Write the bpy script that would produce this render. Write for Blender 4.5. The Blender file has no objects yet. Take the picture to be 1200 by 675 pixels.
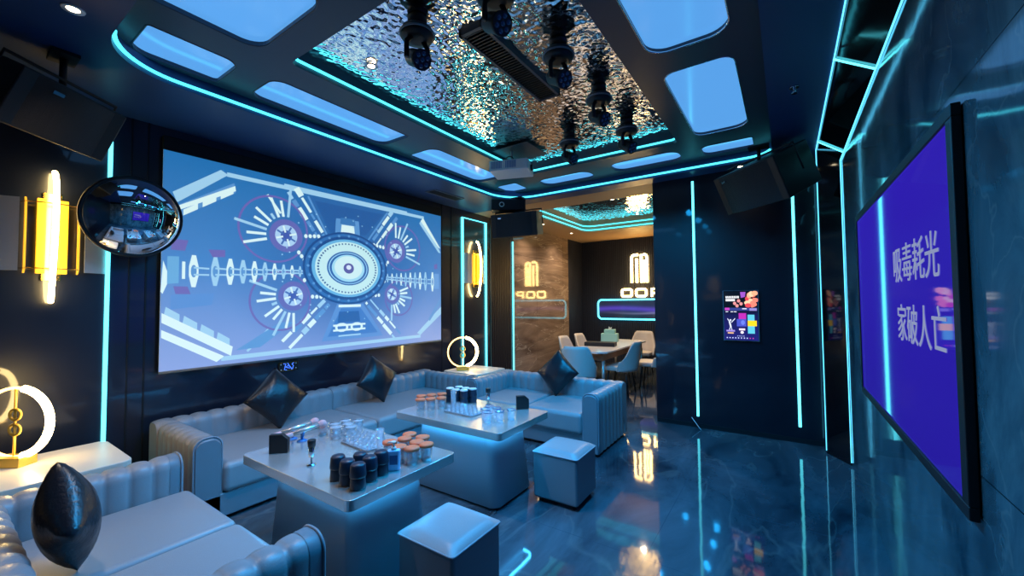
import bpy, bmesh, math, random
from mathutils import Vector, Matrix
random.seed(7)
PI = math.pi
scn = bpy.context.scene
COL = scn.collection

# ------------------------------------------------------------------ helpers
def S(r, g, b):
    f = lambda c: c/12.92 if c <= .04045 else ((c+.055)/1.055)**2.4
    return (f(r/255), f(g/255), f(b/255))

class MB:
    """collects geometry for ONE mesh object"""
    def __init__(self, M=None):
        self.v=[]; self.f=[]; self.s=[]; self.m=[]; self.c=[]; self.M=M; self.mi=0; self.col=None
    def add(self, vs, fs, smooth=False):
        o=len(self.v)
        for p in vs:
            p=Vector(p)
            if self.M is not None: p=self.M@p
            self.v.append(p[:]); self.c.append(self.col or (1,1,1))
        for f in fs:
            self.f.append([o+i for i in f]); self.s.append(smooth); self.m.append(self.mi)
        return o
    def box(self, a, b):
        x0,y0,z0=a; x1,y1,z1=b
        vs=[(x0,y0,z0),(x1,y0,z0),(x1,y1,z0),(x0,y1,z0),(x0,y0,z1),(x1,y0,z1),(x1,y1,z1),(x0,y1,z1)]
        self.add(vs,[(0,3,2,1),(4,5,6,7),(0,1,5,4),(1,2,6,5),(2,3,7,6),(3,0,4,7)])
        return self
    def cbox(self, c, d):
        return self.box([c[i]-d[i]/2 for i in range(3)],[c[i]+d[i]/2 for i in range(3)])
    def lathe(self, prof, c=(0,0,0), n=24, smooth=True, ax=None, cap=True):
        """prof [(r,z)..] revolved about z (or direction ax) at c"""
        R=Matrix.Identity(3)
        if ax is not None: R=Vector((0,0,1)).rotation_difference(Vector(ax).normalized()).to_matrix()
        vs=[];fs=[]
        for r,z in prof:
            for k in range(n):
                a=2*PI*k/n; p=R@Vector((r*math.cos(a),r*math.sin(a),z)); vs.append((p.x+c[0],p.y+c[1],p.z+c[2]))
        for i in range(len(prof)-1):
            for k in range(n):
                k2=(k+1)%n; fs.append((i*n+k,i*n+k2,(i+1)*n+k2,(i+1)*n+k))
        self.add(vs,fs,smooth); 
        o=len(self.v)-len(vs)
        if cap and prof[0][0]>1e-6: self.f.append([o+k for k in range(n)][::-1]); self.s.append(False); self.m.append(self.mi)
        if cap and prof[-1][0]>1e-6: self.f.append([o+(len(prof)-1)*n+k for k in range(n)]); self.s.append(False); self.m.append(self.mi)
        return self
    def cyl(self, c, r, h, n=24, ax=None, r2=None):
        return self.lathe([(r,0),(r if r2 is None else r2,h)],c,n,True,ax)
    def tube(self, pts, r, n=8, closed=False, smooth=True, sq=False):
        pts=[Vector(p) for p in pts]; N=len(pts); vs=[];fs=[]
        up=None
        for i,p in enumerate(pts):
            a=pts[(i-1)%N] if (closed or i>0) else p
            b=pts[(i+1)%N] if (closed or i<N-1) else p
            t=(b-a).normalized()
            if up is None:
                up=Vector((0,0,1)) if abs(t.z)<.9 else Vector((1,0,0))
            s=t.cross(up)
            if s.length<1e-4: s=t.cross(Vector((0,1,0)))
            s.normalize(); up=s.cross(t).normalized()
            k=1.0
            if 0<i<N-1 or closed:
                d1=(p-a).normalized(); d2=(b-p).normalized(); c=max(.5,math.sqrt(max(0,(1+d1.dot(d2))/2))); k=1/c if sq else 1
            for j in range(n):
                an=2*PI*(j+.5)/n
                vs.append(p+(s*math.cos(an)+up*math.sin(an))*r*k)
        M=N if closed else N-1
        for i in range(M):
            i2=(i+1)%N
            for j in range(n):
                j2=(j+1)%n; fs.append((i*n+j,i*n+j2,i2*n+j2,i2*n+j))
        if not closed:
            fs.append(tuple(range(n))[::-1]); fs.append(tuple((N-1)*n+j for j in range(n)))
        self.add(vs,fs,smooth and n>4); return self
    def prism(self, poly, z0, z1, f=None):
        """poly in (x,y) extruded z0..z1; f maps (x,y,z)->point"""
        f=f or (lambda x,y,z:(x,y,z)); n=len(poly)
        vs=[f(x,y,z0) for x,y in poly]+[f(x,y,z1) for x,y in poly]
        fs=[tuple(range(n))[::-1],tuple(range(n,2*n))]+[(i,(i+1)%n,n+(i+1)%n,n+i) for i in range(n)]
        self.add(vs,fs); return self
    def build(self, name, mat, parent=None, bevel=0, seg=3, subd=0, color=False, kind=None, label=None, recalc=True):
        me=bpy.data.meshes.new(name); me.from_pydata(self.v,[],self.f)
        me.polygons.foreach_set('use_smooth',self.s); me.polygons.foreach_set('material_index',self.m)
        for mm in (mat if isinstance(mat,(list,tuple)) else [mat]): me.materials.append(mm)
        if color:
            at=me.color_attributes.new('Col','FLOAT_COLOR','POINT')
            for i,c in enumerate(self.c): at.data[i].color=(c[0],c[1],c[2],1)
        if recalc:
            bm=bmesh.new(); bm.from_mesh(me); bmesh.ops.recalc_face_normals(bm,faces=bm.faces); bm.to_mesh(me); bm.free()
        o=bpy.data.objects.new(name,me); COL.objects.link(o)
        if parent is not None: o.parent=parent
        if bevel:
            b=o.modifiers.new('b','BEVEL'); b.width=bevel; b.segments=seg; b.limit_method='ANGLE'; b.angle_limit=.6
            b.harden_normals=False
            for p in me.polygons: p.use_smooth=True
            e=o.modifiers.new('wn','WEIGHTED_NORMAL'); e.keep_sharp=False
        if subd:
            s=o.modifiers.new('s','SUBSURF'); s.levels=subd; s.render_levels=subd
        if kind: o['kind']=kind
        if label: o['label']=label
        return o

def thing(name,label,cat,loc=(0,0,0),rz=0,group=None):
    o=bpy.data.objects.new(name,None); COL.objects.link(o); o.empty_display_size=.05
    o.location=loc; o.rotation_euler=(0,0,rz); o['label']=label; o['category']=cat
    if group: o['group']=group
    return o
def tag(o,label,cat,group=None):
    o['label']=label; o['category']=cat
    if group: o['group']=group
    return o
def dup(root,loc,rz=0,label=None):
    r=root.copy(); COL.objects.link(r); r.location=loc; r.rotation_euler=(0,0,rz)
    if label: r['label']=label
    for ch in list(root.children):
        c=ch.copy(); COL.objects.link(c); c.parent=r
        for g in list(ch.children):
            d=g.copy(); COL.objects.link(d); d.parent=c
    return r
def rrect(x0,y0,x1,y1,r,n=8):
    """rounded rectangle, r = single radius or (bl,br,tr,tl)"""
    if not isinstance(r,(tuple,list)): r=(r,)*4
    out=[]
    for (cx,cy,sx,sy,a0,rr) in ((x0,y0,1,1,PI,r[0]),(x1,y0,-1,1,1.5*PI,r[1]),(x1,y1,-1,-1,0,r[2]),(x0,y1,1,-1,.5*PI,r[3])):
        ox,oy=cx+sx*rr,cy+sy*rr
        if rr<1e-5: out.append((cx,cy)); continue
        for k in range(n+1):
            a=a0+.5*PI*k/n; out.append((ox+rr*math.cos(a),oy+rr*math.sin(a)))
    return out
def plate(name,outer,holes,z,h,mat,kind='structure'):
    """horizontal slab, underside at z, with holes whose sides rise h"""
    bm=bmesh.new(); es=[]
    loops=[]
    for L in [outer]+holes:
        vs=[bm.verts.new((x,y,z)) for x,y in L]; loops.append(vs)
        for i in range(len(vs)): es.append(bm.edges.new((vs[i],vs[(i+1)%len(vs)])))
    bmesh.ops.triangle_fill(bm,use_beauty=True,use_dissolve=False,edges=es)
    for f in bm.faces:
        f.normal_update()
        if f.normal.z>0: f.normal_flip()
    for vs in loops:
        tp=[bm.verts.new((v.co.x,v.co.y,z+h)) for v in vs]
        for i in range(len(vs)):
            j=(i+1)%len(vs); bm.faces.new((vs[i],vs[j],tp[j],tp[i]))
    me=bpy.data.meshes.new(name); bm.to_mesh(me); bm.free(); me.materials.append(mat)
    o=bpy.data.objects.new(name,me); COL.objects.link(o)
    if kind: o['kind']=kind
    return o

# ------------------------------------------------------------------ materials
def mat(name,col=(.5,.5,.5),rough=.5,metal=0,em=None,es=0,bump=0,bscale=20,spec=None,trans=0,coat=0,var=0,bdet=2,vscale=None):
    m=bpy.data.materials.new(name); m.use_nodes=True; nt=m.node_tree; b=nt.nodes['Principled BSDF']
    b.inputs['Base Color'].default_value=(*col,1); b.inputs['Roughness'].default_value=rough; b.inputs['Metallic'].default_value=metal
    if spec is not None: b.inputs['Specular IOR Level'].default_value=spec
    if trans: b.inputs['Transmission Weight'].default_value=trans
    if coat: b.inputs['Coat Weight'].default_value=coat; b.inputs['Coat Roughness'].default_value=.05
    if em is not None:
        b.inputs['Emission Color'].default_value=(*em,1); b.inputs['Emission Strength'].default_value=es
    if bump or var:
        tc=nt.nodes.new('ShaderNodeTexCoord'); nz=nt.nodes.new('ShaderNodeTexNoise'); nz.inputs['Scale'].default_value=bscale; nz.inputs['Detail'].default_value=bdet
        nt.links.new(tc.outputs['Object'],nz.inputs['Vector'])
        if bump:
            bp=nt.nodes.new('ShaderNodeBump'); bp.inputs['Strength'].default_value=bump; bp.inputs['Distance'].default_value=.02
            nt.links.new(nz.outputs['Fac'],bp.inputs['Height']); nt.links.new(bp.outputs['Normal'],b.inputs['Normal'])
        if var:
            cr=nt.nodes.new('ShaderNodeValToRGB'); cr.color_ramp.elements[0].color=(*[c*(1-var) for c in col],1); cr.color_ramp.elements[1].color=(*[min(1,c*(1+var)) for c in col],1)
            cr.color_ramp.elements[0].position=.3; cr.color_ramp.elements[1].position=.7
            nt.links.new(nz.outputs['Fac'],cr.inputs['Fac']); nt.links.new(cr.outputs['Color'],b.inputs['Base Color'])
    return m
def emis(name,col,st):
    return mat(name,(.0,.0,.0),.4,0,col,st,spec=.2)
def marble(name,c1,c2,vein,rough,scale=1.2,stretch=(1,1,1),rot=(0,0,0),vw=.03,bump=.0,tile=None,tilecol=(0,0,0),vamt=1.0):
    m=bpy.data.materials.new(name); m.use_nodes=True; nt=m.node_tree; N=nt.nodes.new; L=nt.links.new; b=nt.nodes['Principled BSDF']
    tc=N('ShaderNodeTexCoord'); mp=N('ShaderNodeMapping'); mp.inputs['Scale'].default_value=stretch; mp.inputs['Rotation'].default_value=rot
    L(tc.outputs['Object'],mp.inputs['Vector'])
    n1=N('ShaderNodeTexNoise'); n1.inputs['Scale'].default_value=scale; n1.inputs['Detail'].default_value=8; n1.inputs['Roughness'].default_value=.62; n1.inputs['Distortion'].default_value=.8
    L(mp.outputs['Vector'],n1.inputs['Vector'])
    cr=N('ShaderNodeValToRGB'); cr.color_ramp.elements[0].position=.33; cr.color_ramp.elements[1].position=.68
    cr.color_ramp.elements[0].color=(*c1,1); cr.color_ramp.elements[1].color=(*c2,1)
    L(n1.outputs['Fac'],cr.inputs['Fac'])
    n2=N('ShaderNodeTexNoise'); n2.inputs['Scale'].default_value=scale*.8; n2.inputs['Detail'].default_value=4; n2.inputs['Distortion'].default_value=1.2
    L(mp.outputs['Vector'],n2.inputs['Vector'])
    s=N('ShaderNodeMath'); s.operation='SUBTRACT'; s.inputs[1].default_value=.5; L(n2.outputs['Fac'],s.inputs[0])
    a=N('ShaderNodeMath'); a.operation='ABSOLUTE'; L(s.outputs[0],a.inputs[0])
    mr=N('ShaderNodeMapRange'); mr.inputs['From Min'].default_value=0; mr.inputs['From Max'].default_value=vw; mr.inputs['To Min'].default_value=.8*vamt; mr.inputs['To Max'].default_value=0
    L(a.outputs[0],mr.inputs['Value'])
    mx=N('ShaderNodeMix'); mx.data_type='RGBA'; L(mr.outputs['Result'],mx.inputs['Factor']); L(cr.outputs['Color'],mx.inputs['A']); mx.inputs['B'].default_value=(*vein,1)
    out=mx.outputs['Result']
    if tile:
        # joint grid: tile=(axisA,sizeA,offA,axisB,sizeB,offB)
        sp=N('ShaderNodeSeparateXYZ'); L(tc.outputs['Object'],sp.inputs[0]); last=None
        for ax,sz,of in (tile[:3],tile[3:]):
            d=N('ShaderNodeMath'); d.operation='ADD'; L(sp.outputs[ax],d.inputs[0]); d.inputs[1].default_value=of
            md=N('ShaderNodeMath'); md.operation='PINGPONG'; L(d.outputs[0],md.inputs[0]); md.inputs[1].default_value=sz/2
            lt=N('ShaderNodeMath'); lt.operation='LESS_THAN'; L(md.outputs[0],lt.inputs[0]); lt.inputs[1].default_value=.0022
            if last is None: last=lt.outputs[0]
            else:
                mm=N('ShaderNodeMath'); mm.operation='MAXIMUM'; L(last,mm.inputs[0]); L(lt.outputs[0],mm.inputs[1]); last=mm.outputs[0]
        m2=N('ShaderNodeMix'); m2.data_type='RGBA'; L(last,m2.inputs['Factor']); L(out,m2.inputs['A']); m2.inputs['B'].default_value=(*tilecol,1); out=m2.outputs['Result']
    L(out,b.inputs['Base Color']); b.inputs['Roughness'].default_value=rough
    if bump:
        n3=N('ShaderNodeTexNoise'); n3.inputs['Scale'].default_value=6; n3.inputs['Detail'].default_value=1; L(tc.outputs['Object'],n3.inputs['Vector'])
        bp=N('ShaderNodeBump'); bp.inputs['Strength'].default_value=bump; bp.inputs['Distance'].default_value=.01; L(n3.outputs['Fac'],bp.inputs['Height']); L(bp.outputs['Normal'],b.inputs['Normal'])
    return m
def pictured(name,strength,rough=.35,base=(.02,.02,.02)):
    m=mat(name,base,rough); nt=m.node_tree; b=nt.nodes['Principled BSDF']
    v=nt.nodes.new('ShaderNodeVertexColor'); v.layer_name='Col'
    nt.links.new(v.outputs['Color'],b.inputs['Emission Color']); b.inputs['Emission Strength'].default_value=strength
    return m
def glassmat(name,tint=(.95,.97,1),gl=.25,milk=.12):
    m=bpy.data.materials.new(name); m.use_nodes=True; nt=m.node_tree; nt.nodes.clear(); N=nt.nodes.new; L=nt.links.new
    o=N('ShaderNodeOutputMaterial'); mx=N('ShaderNodeMixShader'); t=N('ShaderNodeBsdfTransparent'); g=N('ShaderNodeBsdfGlossy'); lw=N('ShaderNodeLayerWeight')
    d=N('ShaderNodeBsdfDiffuse'); d.inputs['Color'].default_value=(.92,.95,1,1); m2=N('ShaderNodeMixShader'); m2.inputs['Fac'].default_value=milk
    t.inputs['Color'].default_value=(*tint,1); g.inputs['Roughness'].default_value=.06; g.inputs['Color'].default_value=(1,1,1,1)
    L(t.outputs[0],m2.inputs[1]); L(d.outputs[0],m2.inputs[2])
    lw.inputs['Blend'].default_value=gl; L(lw.outputs['Facing'],mx.inputs['Fac']); L(m2.outputs[0],mx.inputs[1]); L(g.outputs[0],mx.inputs[2]); L(mx.outputs[0],o.inputs['Surface'])
    return m

CY=(.10,.78,.95)
M=dict(
 floor=marble('floor_marble',S(22,33,43),S(88,96,104),S(140,134,128),.05,1.5,(1.0,.40,1),(0,0,.5),.016,.05,(0,1.8,.75,1,.9,.2),S(60,72,84),.22),
 slate=marble('wall_marble',S(36,56,66),S(112,128,132),S(150,145,140),.07,2.3,(1,1,.6),(.5,0,0),.01,.06,(1,2.4,.2,2,1.2,.18),S(30,38,44),.4),
 brown=marble('brown_marble',S(104,86,76),S(176,152,134),S(225,208,190),.06,1.3,(1,.45,2.4),(-.75,0,0),.010,.0,(1,1.24,-.1,2,2.6,.1),S(60,48,42),.55),
 black=mat('black_gloss',S(14,22,42),.36,spec=.7,coat=1,bump=.10,bscale=2.2,bdet=1),
 blackw=mat('black_panel',S(6,11,27),.36,spec=.6,coat=1,bump=.07,bscale=2.5,bdet=1),
 blacktrim=mat('black_trim_gloss',S(7,9,14),.07,spec=.6,bump=.05,bscale=4),
 clearwing=glassmat('clear_acrylic',(1,.97,.9),.15,.5),
 ringwarm=emis('ring_warm',(1.0,.62,.18),5),
 navy=mat('navy_paint',S(30,62,108),.4,bump=.02,bscale=80),
 frame=mat('charcoal_paint',S(48,58,74),.38,bump=.03,bscale=90),
 tan=mat('tan_paint',S(186,150,112),.55,bump=.03,bscale=90),
 flute=mat('dark_fluted_wood',S(52,44,44),.4,bump=.05,bscale=40),
 fluteb=mat('navy_fluted_panel',S(40,44,60),.45,bump=.05,bscale=40),
 chrome=mat('chrome',(.75,.78,.82),.06,1),
 mirror=mat('hammered_steel',(.95,.94,.92),.03,1),
 convex=mat('mirror_glass',(.85,.87,.9),.01,1),
 led=emis('cyan_led',CY,3.2),
 ledthin=emis('pale_cyan_led',(.10,.60,.95),2.4),
 ledtray=emis('tray_cyan_led',(.06,.62,.80),2.6),
 tblled=emis('table_led',(.05,.46,1.0),38),
 warm=emis('warm_tube',(1.0,.70,.28),26),
 neon=emis('warm_neon',(1.0,.62,.20),22),
 amber=mat('amber_acrylic',(.75,.45,.05),.2,0,(1.0,.50,.02),.9),
 amberdim=mat('amber_acrylic_edge',(.75,.45,.05),.2,0,(1.0,.45,.03),.5),
 panel=mat('blue_light_panel',S(60,90,120),.12,0,S(84,152,218),1.05,spec=.6),
 sofa=mat('grey_leather',S(146,144,147),.38,bump=.06,bscale=220,var=.03),
 sofashade=mat('grey_leather_shaded',S(122,127,134),.42,bump=.06,bscale=220),  # same leather, bluer and darker: shading of bases and sides in the colour
 pipe=mat('grey_piping',S(140,144,152),.4),
 pillow=mat('black_leather',S(26,26,32),.33,bump=.12,bscale=60),
 steel=mat('brushed_steel',S(214,210,206),.26,.72,bump=.02,bscale=300),
 tbase=mat('table_base_satin',S(176,186,196),.32,.1),
 cream=mat('cream_lacquer',S(226,216,200),.3),
 gold=mat('brass',(.85,.58,.16),.22,1),
 goldlit=mat('gold_box',(.80,.52,.10),.3,.6),
 blackm=mat('matte_black',S(18,19,23),.5),
 grille=mat('speaker_grille',S(24,25,30),.55,bump=.4,bscale=500),
 lens=mat('lens_glass',S(14,34,70),.08,0,S(40,90,190),.03,spec=.9),
 white=mat('white_plastic',S(214,216,220),.35),
 greyp=mat('grey_plastic',S(120,126,134),.4),
 orange=mat('orange_paper',S(255,122,78),.5),
 navyc=mat('navy_leatherette',S(30,40,58),.4,bump=.05,bscale=150),
 whitecap=mat('white_cap',S(220,215,210),.45),
 bluerim=mat('blue_rim',S(50,70,120),.3),
 glass=glassmat('clear_glass'),
 glassc=glassmat('thin_clear_glass',(.97,.98,1),.3,.05),
 glassth=glassmat('frosted_film',(.95,.97,1),.3,.40),
 gel=mat('sanitizer_gel',S(170,205,240),.12),
 labelm=mat('blue_label',S(40,95,150),.4),
 pink=mat('pink_foam',S(232,170,168),.8,bump=.2,bscale=200),
 blued=mat('blue_plastic',S(60,120,180),.3),
 teal=mat('teal_box',S(150,205,198),.5),
 dtop=mat('white_table_top',S(228,222,218),.2),
 wood=mat('brown_wood',S(92,66,50),.5,bump=.1,bscale=30),
 chairf=mat('cream_fabric',S(216,206,198),.6,bump=.1,bscale=250),
 scr=pictured('projected_picture',1.0,.6,S(110,112,118)),
 tvp=pictured('tv_picture',1.0,.04,(.004,.004,.006)),
 kio=pictured('kiosk_picture',1.25,.08),
 art=pictured('neon_picture',.9,.12),
 dl=emis('downlight_lamp',(1.0,.80,.52),12),
)
# fluted materials get their ridges as geometry

# ------------------------------------------------------------------ room dimensions
XL,XR=-4.45,.468; YN,YB,YA=-.6,5.42,9.875; XP=-1.42; ZC=3.10; XS=.30

def struct(name,mb,m,**k): return mb.build(name,m,kind='structure',**k)
b=MB(); b.box((XL-.1,YN-.1,-.08),(3.2,YA+.1,0)); struct('floor',b,M['floor'])
b=MB(); b.box((XL-.12,YN-.1,0),(XL,5.86,3.3)); struct('wall_left',b,M['black'])
b=MB(); b.box((XL-.12,YN-.12,0),(XR+.12,YN,3.3)); struct('wall_front',b,M['blackw'])
b=MB(); b.box((XR,YN-.1,0),(XR+.12,4.93,2.88)); struct('wall_right',b,M['slate'])
b=MB(); b.box((XP,YB,0),(XR+.12,YB+.14,3.2)); struct('wall_back',b,M['blackw'])
b=MB(); b.box((XP+.003,YB-.006,0),(XS,YB,.05)); struct('baseboard_back',b,M['blackm'])
b=MB(); b.box((XL-.12,YA,0),(3.2,YA+.1,3.5)); 
n=150; x0,x1=XL,3.0
for i in range(n):
    a=x0+(x1-x0)*i/n; w=(x1-x0)/n
    if a>-1.2: break
    b.prism([(a+.004,YA),(a+.012,YA-.016),(a+w-.012,YA-.016),(a+w-.004,YA)],0,3.09)
struct('wall_alcove_back',b,M['fluteb'])
b=MB(); b.box((XL-.12,6.63,0),(XL,9.07,3.3)); struct('wall_alcove_left',b,M['brown'])
b=MB(); b.box((3.1,YB,0),(3.2,YA,3.5)); struct('wall_alcove_right',b,M['blackw'])
# fluted stretches of the left wall
b=MB(); b.box((XL-.12,5.86,0),(XL-.012,6.63,3.3))
k=0; y=5.87
while y<6.54:
    b.prism([(XL-.012,y),(XL+.014,y+.008),(XL+.014,y+.038),(XL-.012,y+.046)],0,3.1); y+=.056
struct('trim_1',b,M['flute'])
b=MB(); b.box((XL-.12,9.07,0),(XL-.012,YA,3.3)); y=9.08
while y<YA-.05:
    b.prism([(XL-.012,y),(XL+.014,y+.008),(XL+.014,y+.038),(XL-.012,y+.046)],0,3.1); y+=.056
struct('trim_2',b,M['fluteb'])
# joints of the glossy black panels on the left wall: thin reveals as proud strips
for i,y in enumerate((.985,1.09,4.62,4.84)):
    b=MB(); b.box((XL,y-.006,.0),(XL+.006,y+.006,3.1)); struct('trim_%d'%(3+i),b,M['blackm'])
# portal: black glossy chamfer between soffit / right wall, and the post at the corner
b=MB()
P=[(XS,YN,ZC),(XS,5.2,ZC),(XS,5.2,0),(XR,4.93,0),(XR,4.93,2.88),(XR,YN,2.88),(XS,YB,ZC),(XS,YB,0),(XR+.1,YN,ZC),(XR+.1,5.2,ZC),(XR+.1,YB,0),(XR+.1,4.93,0)]
b.add(P,[(0,1,4,5),(1,2,3,4),(1,6,7,2)]); 
struct('trim_7',b,M['blacktrim'],recalc=False)
# ceilings
R1=rrect(-3.55,.60,-.08,5.18,(.42,.2,.22,.5),14)
plate('ceiling',[(XL,YN),(XS,YN),(XS,YB),(XL,YB)],[R1],ZC,.14,M['navy'])
R2=rrect(-3.69,5.92,-1.3,8.42,.22,8)
plate('ceiling_alcove',[(XL,YB),(3.1,YB),(3.1,YA),(XL,YA)],[R2],ZC,.22,M['tan'])

# ceiling frame with openings for the light panels and the mirror recess
ZF=3.215
PAN=[('near',-2.82,.50,-2.03,1.235,(.02,.12,.16,.12),'large square blue light panel at the near end of the ceiling tray'),
 ('b',-3.50,.735,-3.09,1.235,(.12,.02,.1,.03),'small blue light panel in the near left corner of the ceiling tray'),
 ('c',-3.50,1.45,-3.08,2.74,(.12,.1,.02,.12),'long blue light panel on the screen side of the tray, nearer one'),
 ('d',-3.51,3.09,-3.085,4.36,(.1,.12,.12,.12),'long blue light panel on the screen side of the tray, farther one'),
 ('e',-3.47,4.67,-3.09,5.08,(.14,.03,.14,.05),'small blue light panel in the far left corner of the ceiling tray'),
 ('f',-2.81,4.76,-2.05,5.10,(.14,.14,.14,.14),'blue light panel at the far end of the tray behind the projector'),
 ('g',-1.76,4.70,-.955,5.06,(.14,.14,.14,.14),'blue light panel at the far end of the tray above the alcove opening'),
 ('h',-.735,4.75,-.24,5.08,(.1,.03,.03,.1),'small blue light panel in the far right corner of the ceiling tray'),
 ('i',-.72,3.06,-.25,4.42,(.1,.1,.14,.1),'blue light panel on the right side of the tray, farther one'),
 ('j',-.73,1.40,-.235,2.79,(.1,.1,.14,.14),'large blue light panel on the right side of the tray, nearer one')]
RM=rrect(-2.80,1.42,-.905,4.48,(.05,.05,.05,.16),6)
holes=[rrect(p[1],p[2],p[3],p[4],p[5],7) for p in PAN]
big=[(-3.75,.45),(.1,.45),(.1,5.36),(-3.75,5.36)]
plate('trim_8',big,holes+[RM],ZF,.03,M['frame'])
for p,h in zip(PAN,holes):
    t=thing('ceiling_light_panel',p[6],'ceiling light',((p[1]+p[3])/2,(p[2]+p[4])/2,ZF+.03),0,'blue panels of the ceiling tray')
    cx,cy=t.location.x,t.location.y
    b=MB(); b.prism([(x*1-cx,y-cy) for x,y in rrect(p[1]-.03,p[2]-.03,p[3]+.03,p[4]+.03,.1,5)],0,.012); b.build('diffuser',M['panel'],t)
    b=MB(); b.tube([(x-cx,y-cy,-.028) for x,y in h],.006,6,True); b.build('rim',M['chrome'] if p[0] in 'ij' else M['frame'],t)
# recess walls up to mirror
bR=MB(); zt=3.33
n=len(RM); bR.add([(x,y,ZF+.03) for x,y in RM]+[(x,y,zt+.02) for x,y in RM],[(i,(i+1)%n,n+(i+1)%n,n+i) for i in range(n)]); struct('trim_9',bR,M['frame'])

# hammered mirror sheets: real ripples
from mathutils import noise
def hammered(name,x0,y0,x1,y1,z,step,amp,sc,label):
    nx=int((x1-x0)/step); ny=int((y1-y0)/step); vs=[];fs=[]
    for j in range(ny+1):
        for i in range(nx+1):
            x=x0+(x1-x0)*i/nx; y=y0+(y1-y0)*j/ny
            h=noise.noise((x*sc,y*sc,1.7))*.75+.35*noise.noise((x*sc*2.1,y*sc*2.1,5.1))
            vs.append((x,y,z+amp*h))
    for j in range(ny):
        for i in range(nx):
            a=j*(nx+1)+i; fs.append((a,a+1,a+nx+2,a+nx+1))
    b=MB(); b.add(vs,fs,True); o=b.build(name,M['mirror']); tag(o,label,'ceiling mirror'); return o
hammered('hammered_mirror_panel',-2.83,1.40,-.88,4.51,zt,.0105,.0062,30,'rippled silver mirror sheet recessed in the middle of the main ceiling')
hammered('hammered_mirror_panel',-3.72,5.9,-1.27,8.45,3.30,.018,.006,24,'smaller rippled mirror sheet recessed in the ceiling of the dining alcove')

# ------------------------------------------------------------------ LED strips
def led(label,pts,r=.011,closed=False,m='led',grp='cyan light strips',n=6):
    b=MB(); b.tube(pts,r,n,closed,sq=True); return tag(b.build('light_strip',M[m]),label,'light strip',grp)
ins=lambda L,d,cx,cy:[(x+(d if x<cx else -d),y+(d if y<cy else -d)) for x,y in L]
led('long cyan light strip around the outer edge of the main ceiling tray',[(x,y,ZC+.035) for x,y in (lambda L:L[33:60]+L[:14])(ins(R1,.010,-1.8,2.9))],.012,m='ledtray')
led('cyan light strip around the rippled mirror recess in the main ceiling',[(x,y,ZF+.04) for x,y in (lambda L:L[16:28]+L[1:4])(ins(RM,.012,-1.85,2.95))],.011,m='ledtray')
led('lower cyan light strip around the alcove ceiling recess',[(x,y,ZC+.035) for x,y in ins(R2,.012,-2.5,7.2)],.013,True,m='ledtray')
led('upper cyan light strip around the alcove ceiling recess',[(x,y,ZC+.12) for x,y in ins(R2,.012,-2.5,7.2)],.012,True,m='ledtray')
X=XL+.012
led('vertical cyan light strip on the black wall behind the round convex mirror',[(X,.855,.05),(X,.855,2.87)],.014)
led('cyan light strip framing the tall black niche with the wall lamp',[(X,5.10,.05),(X,5.10,2.975),(X,5.732,2.975),(X,5.732,.05)],.014,False,n=4)
led('vertical cyan light strip between the fluted panel and the brown marble',[(X,6.60,.05),(X,6.60,2.74)],.015)
led('vertical cyan light strip on the back wall left of the wall tablet',[(-.93,YB-.012,.14),(-.93,YB-.012,3.035)],.013)
led('vertical cyan light strip on the back wall right of the wall tablet',[(.088,YB-.012,.175),(.088,YB-.012,2.76)],.013)
led('thin pale light strip edging the ceiling soffit and inner side of the corner post',[(XS-.004,.6,ZC-.006),(XS-.004,5.2,ZC-.006),(XS-.004,5.2,.03)],.004,m='ledthin',n=4)
led('thin pale light strip edging the grey marble wall, up its side and along its top',[(XR-.006,.6,2.874),(XR-.006,4.925,2.874),(XR-.006,4.925,.03)],.004,m='ledthin',n=4)
led('short glowing cyan line crossing the sloped black band near the corner post',[(.295,4.92,3.093),(.462,4.66,2.874)],.006)  # thin glowing line laid across the sloped band
led('short glowing cyan line crossing the sloped black band, nearer the viewer',[(.295,3.28,3.093),(.462,3.07,2.874)],.006)

# loose wire end at the foot of the back wall
b=MB(); b.tube([(-1.0,YB-.03,.12),(-.97,YB-.05,.09),(-.90,YB-.09,.015),(-.885,YB-.10,.006)],.004,6); tag(b.build('wire',M['white']),'short loose white wire at the foot of the back wall','wire')

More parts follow.
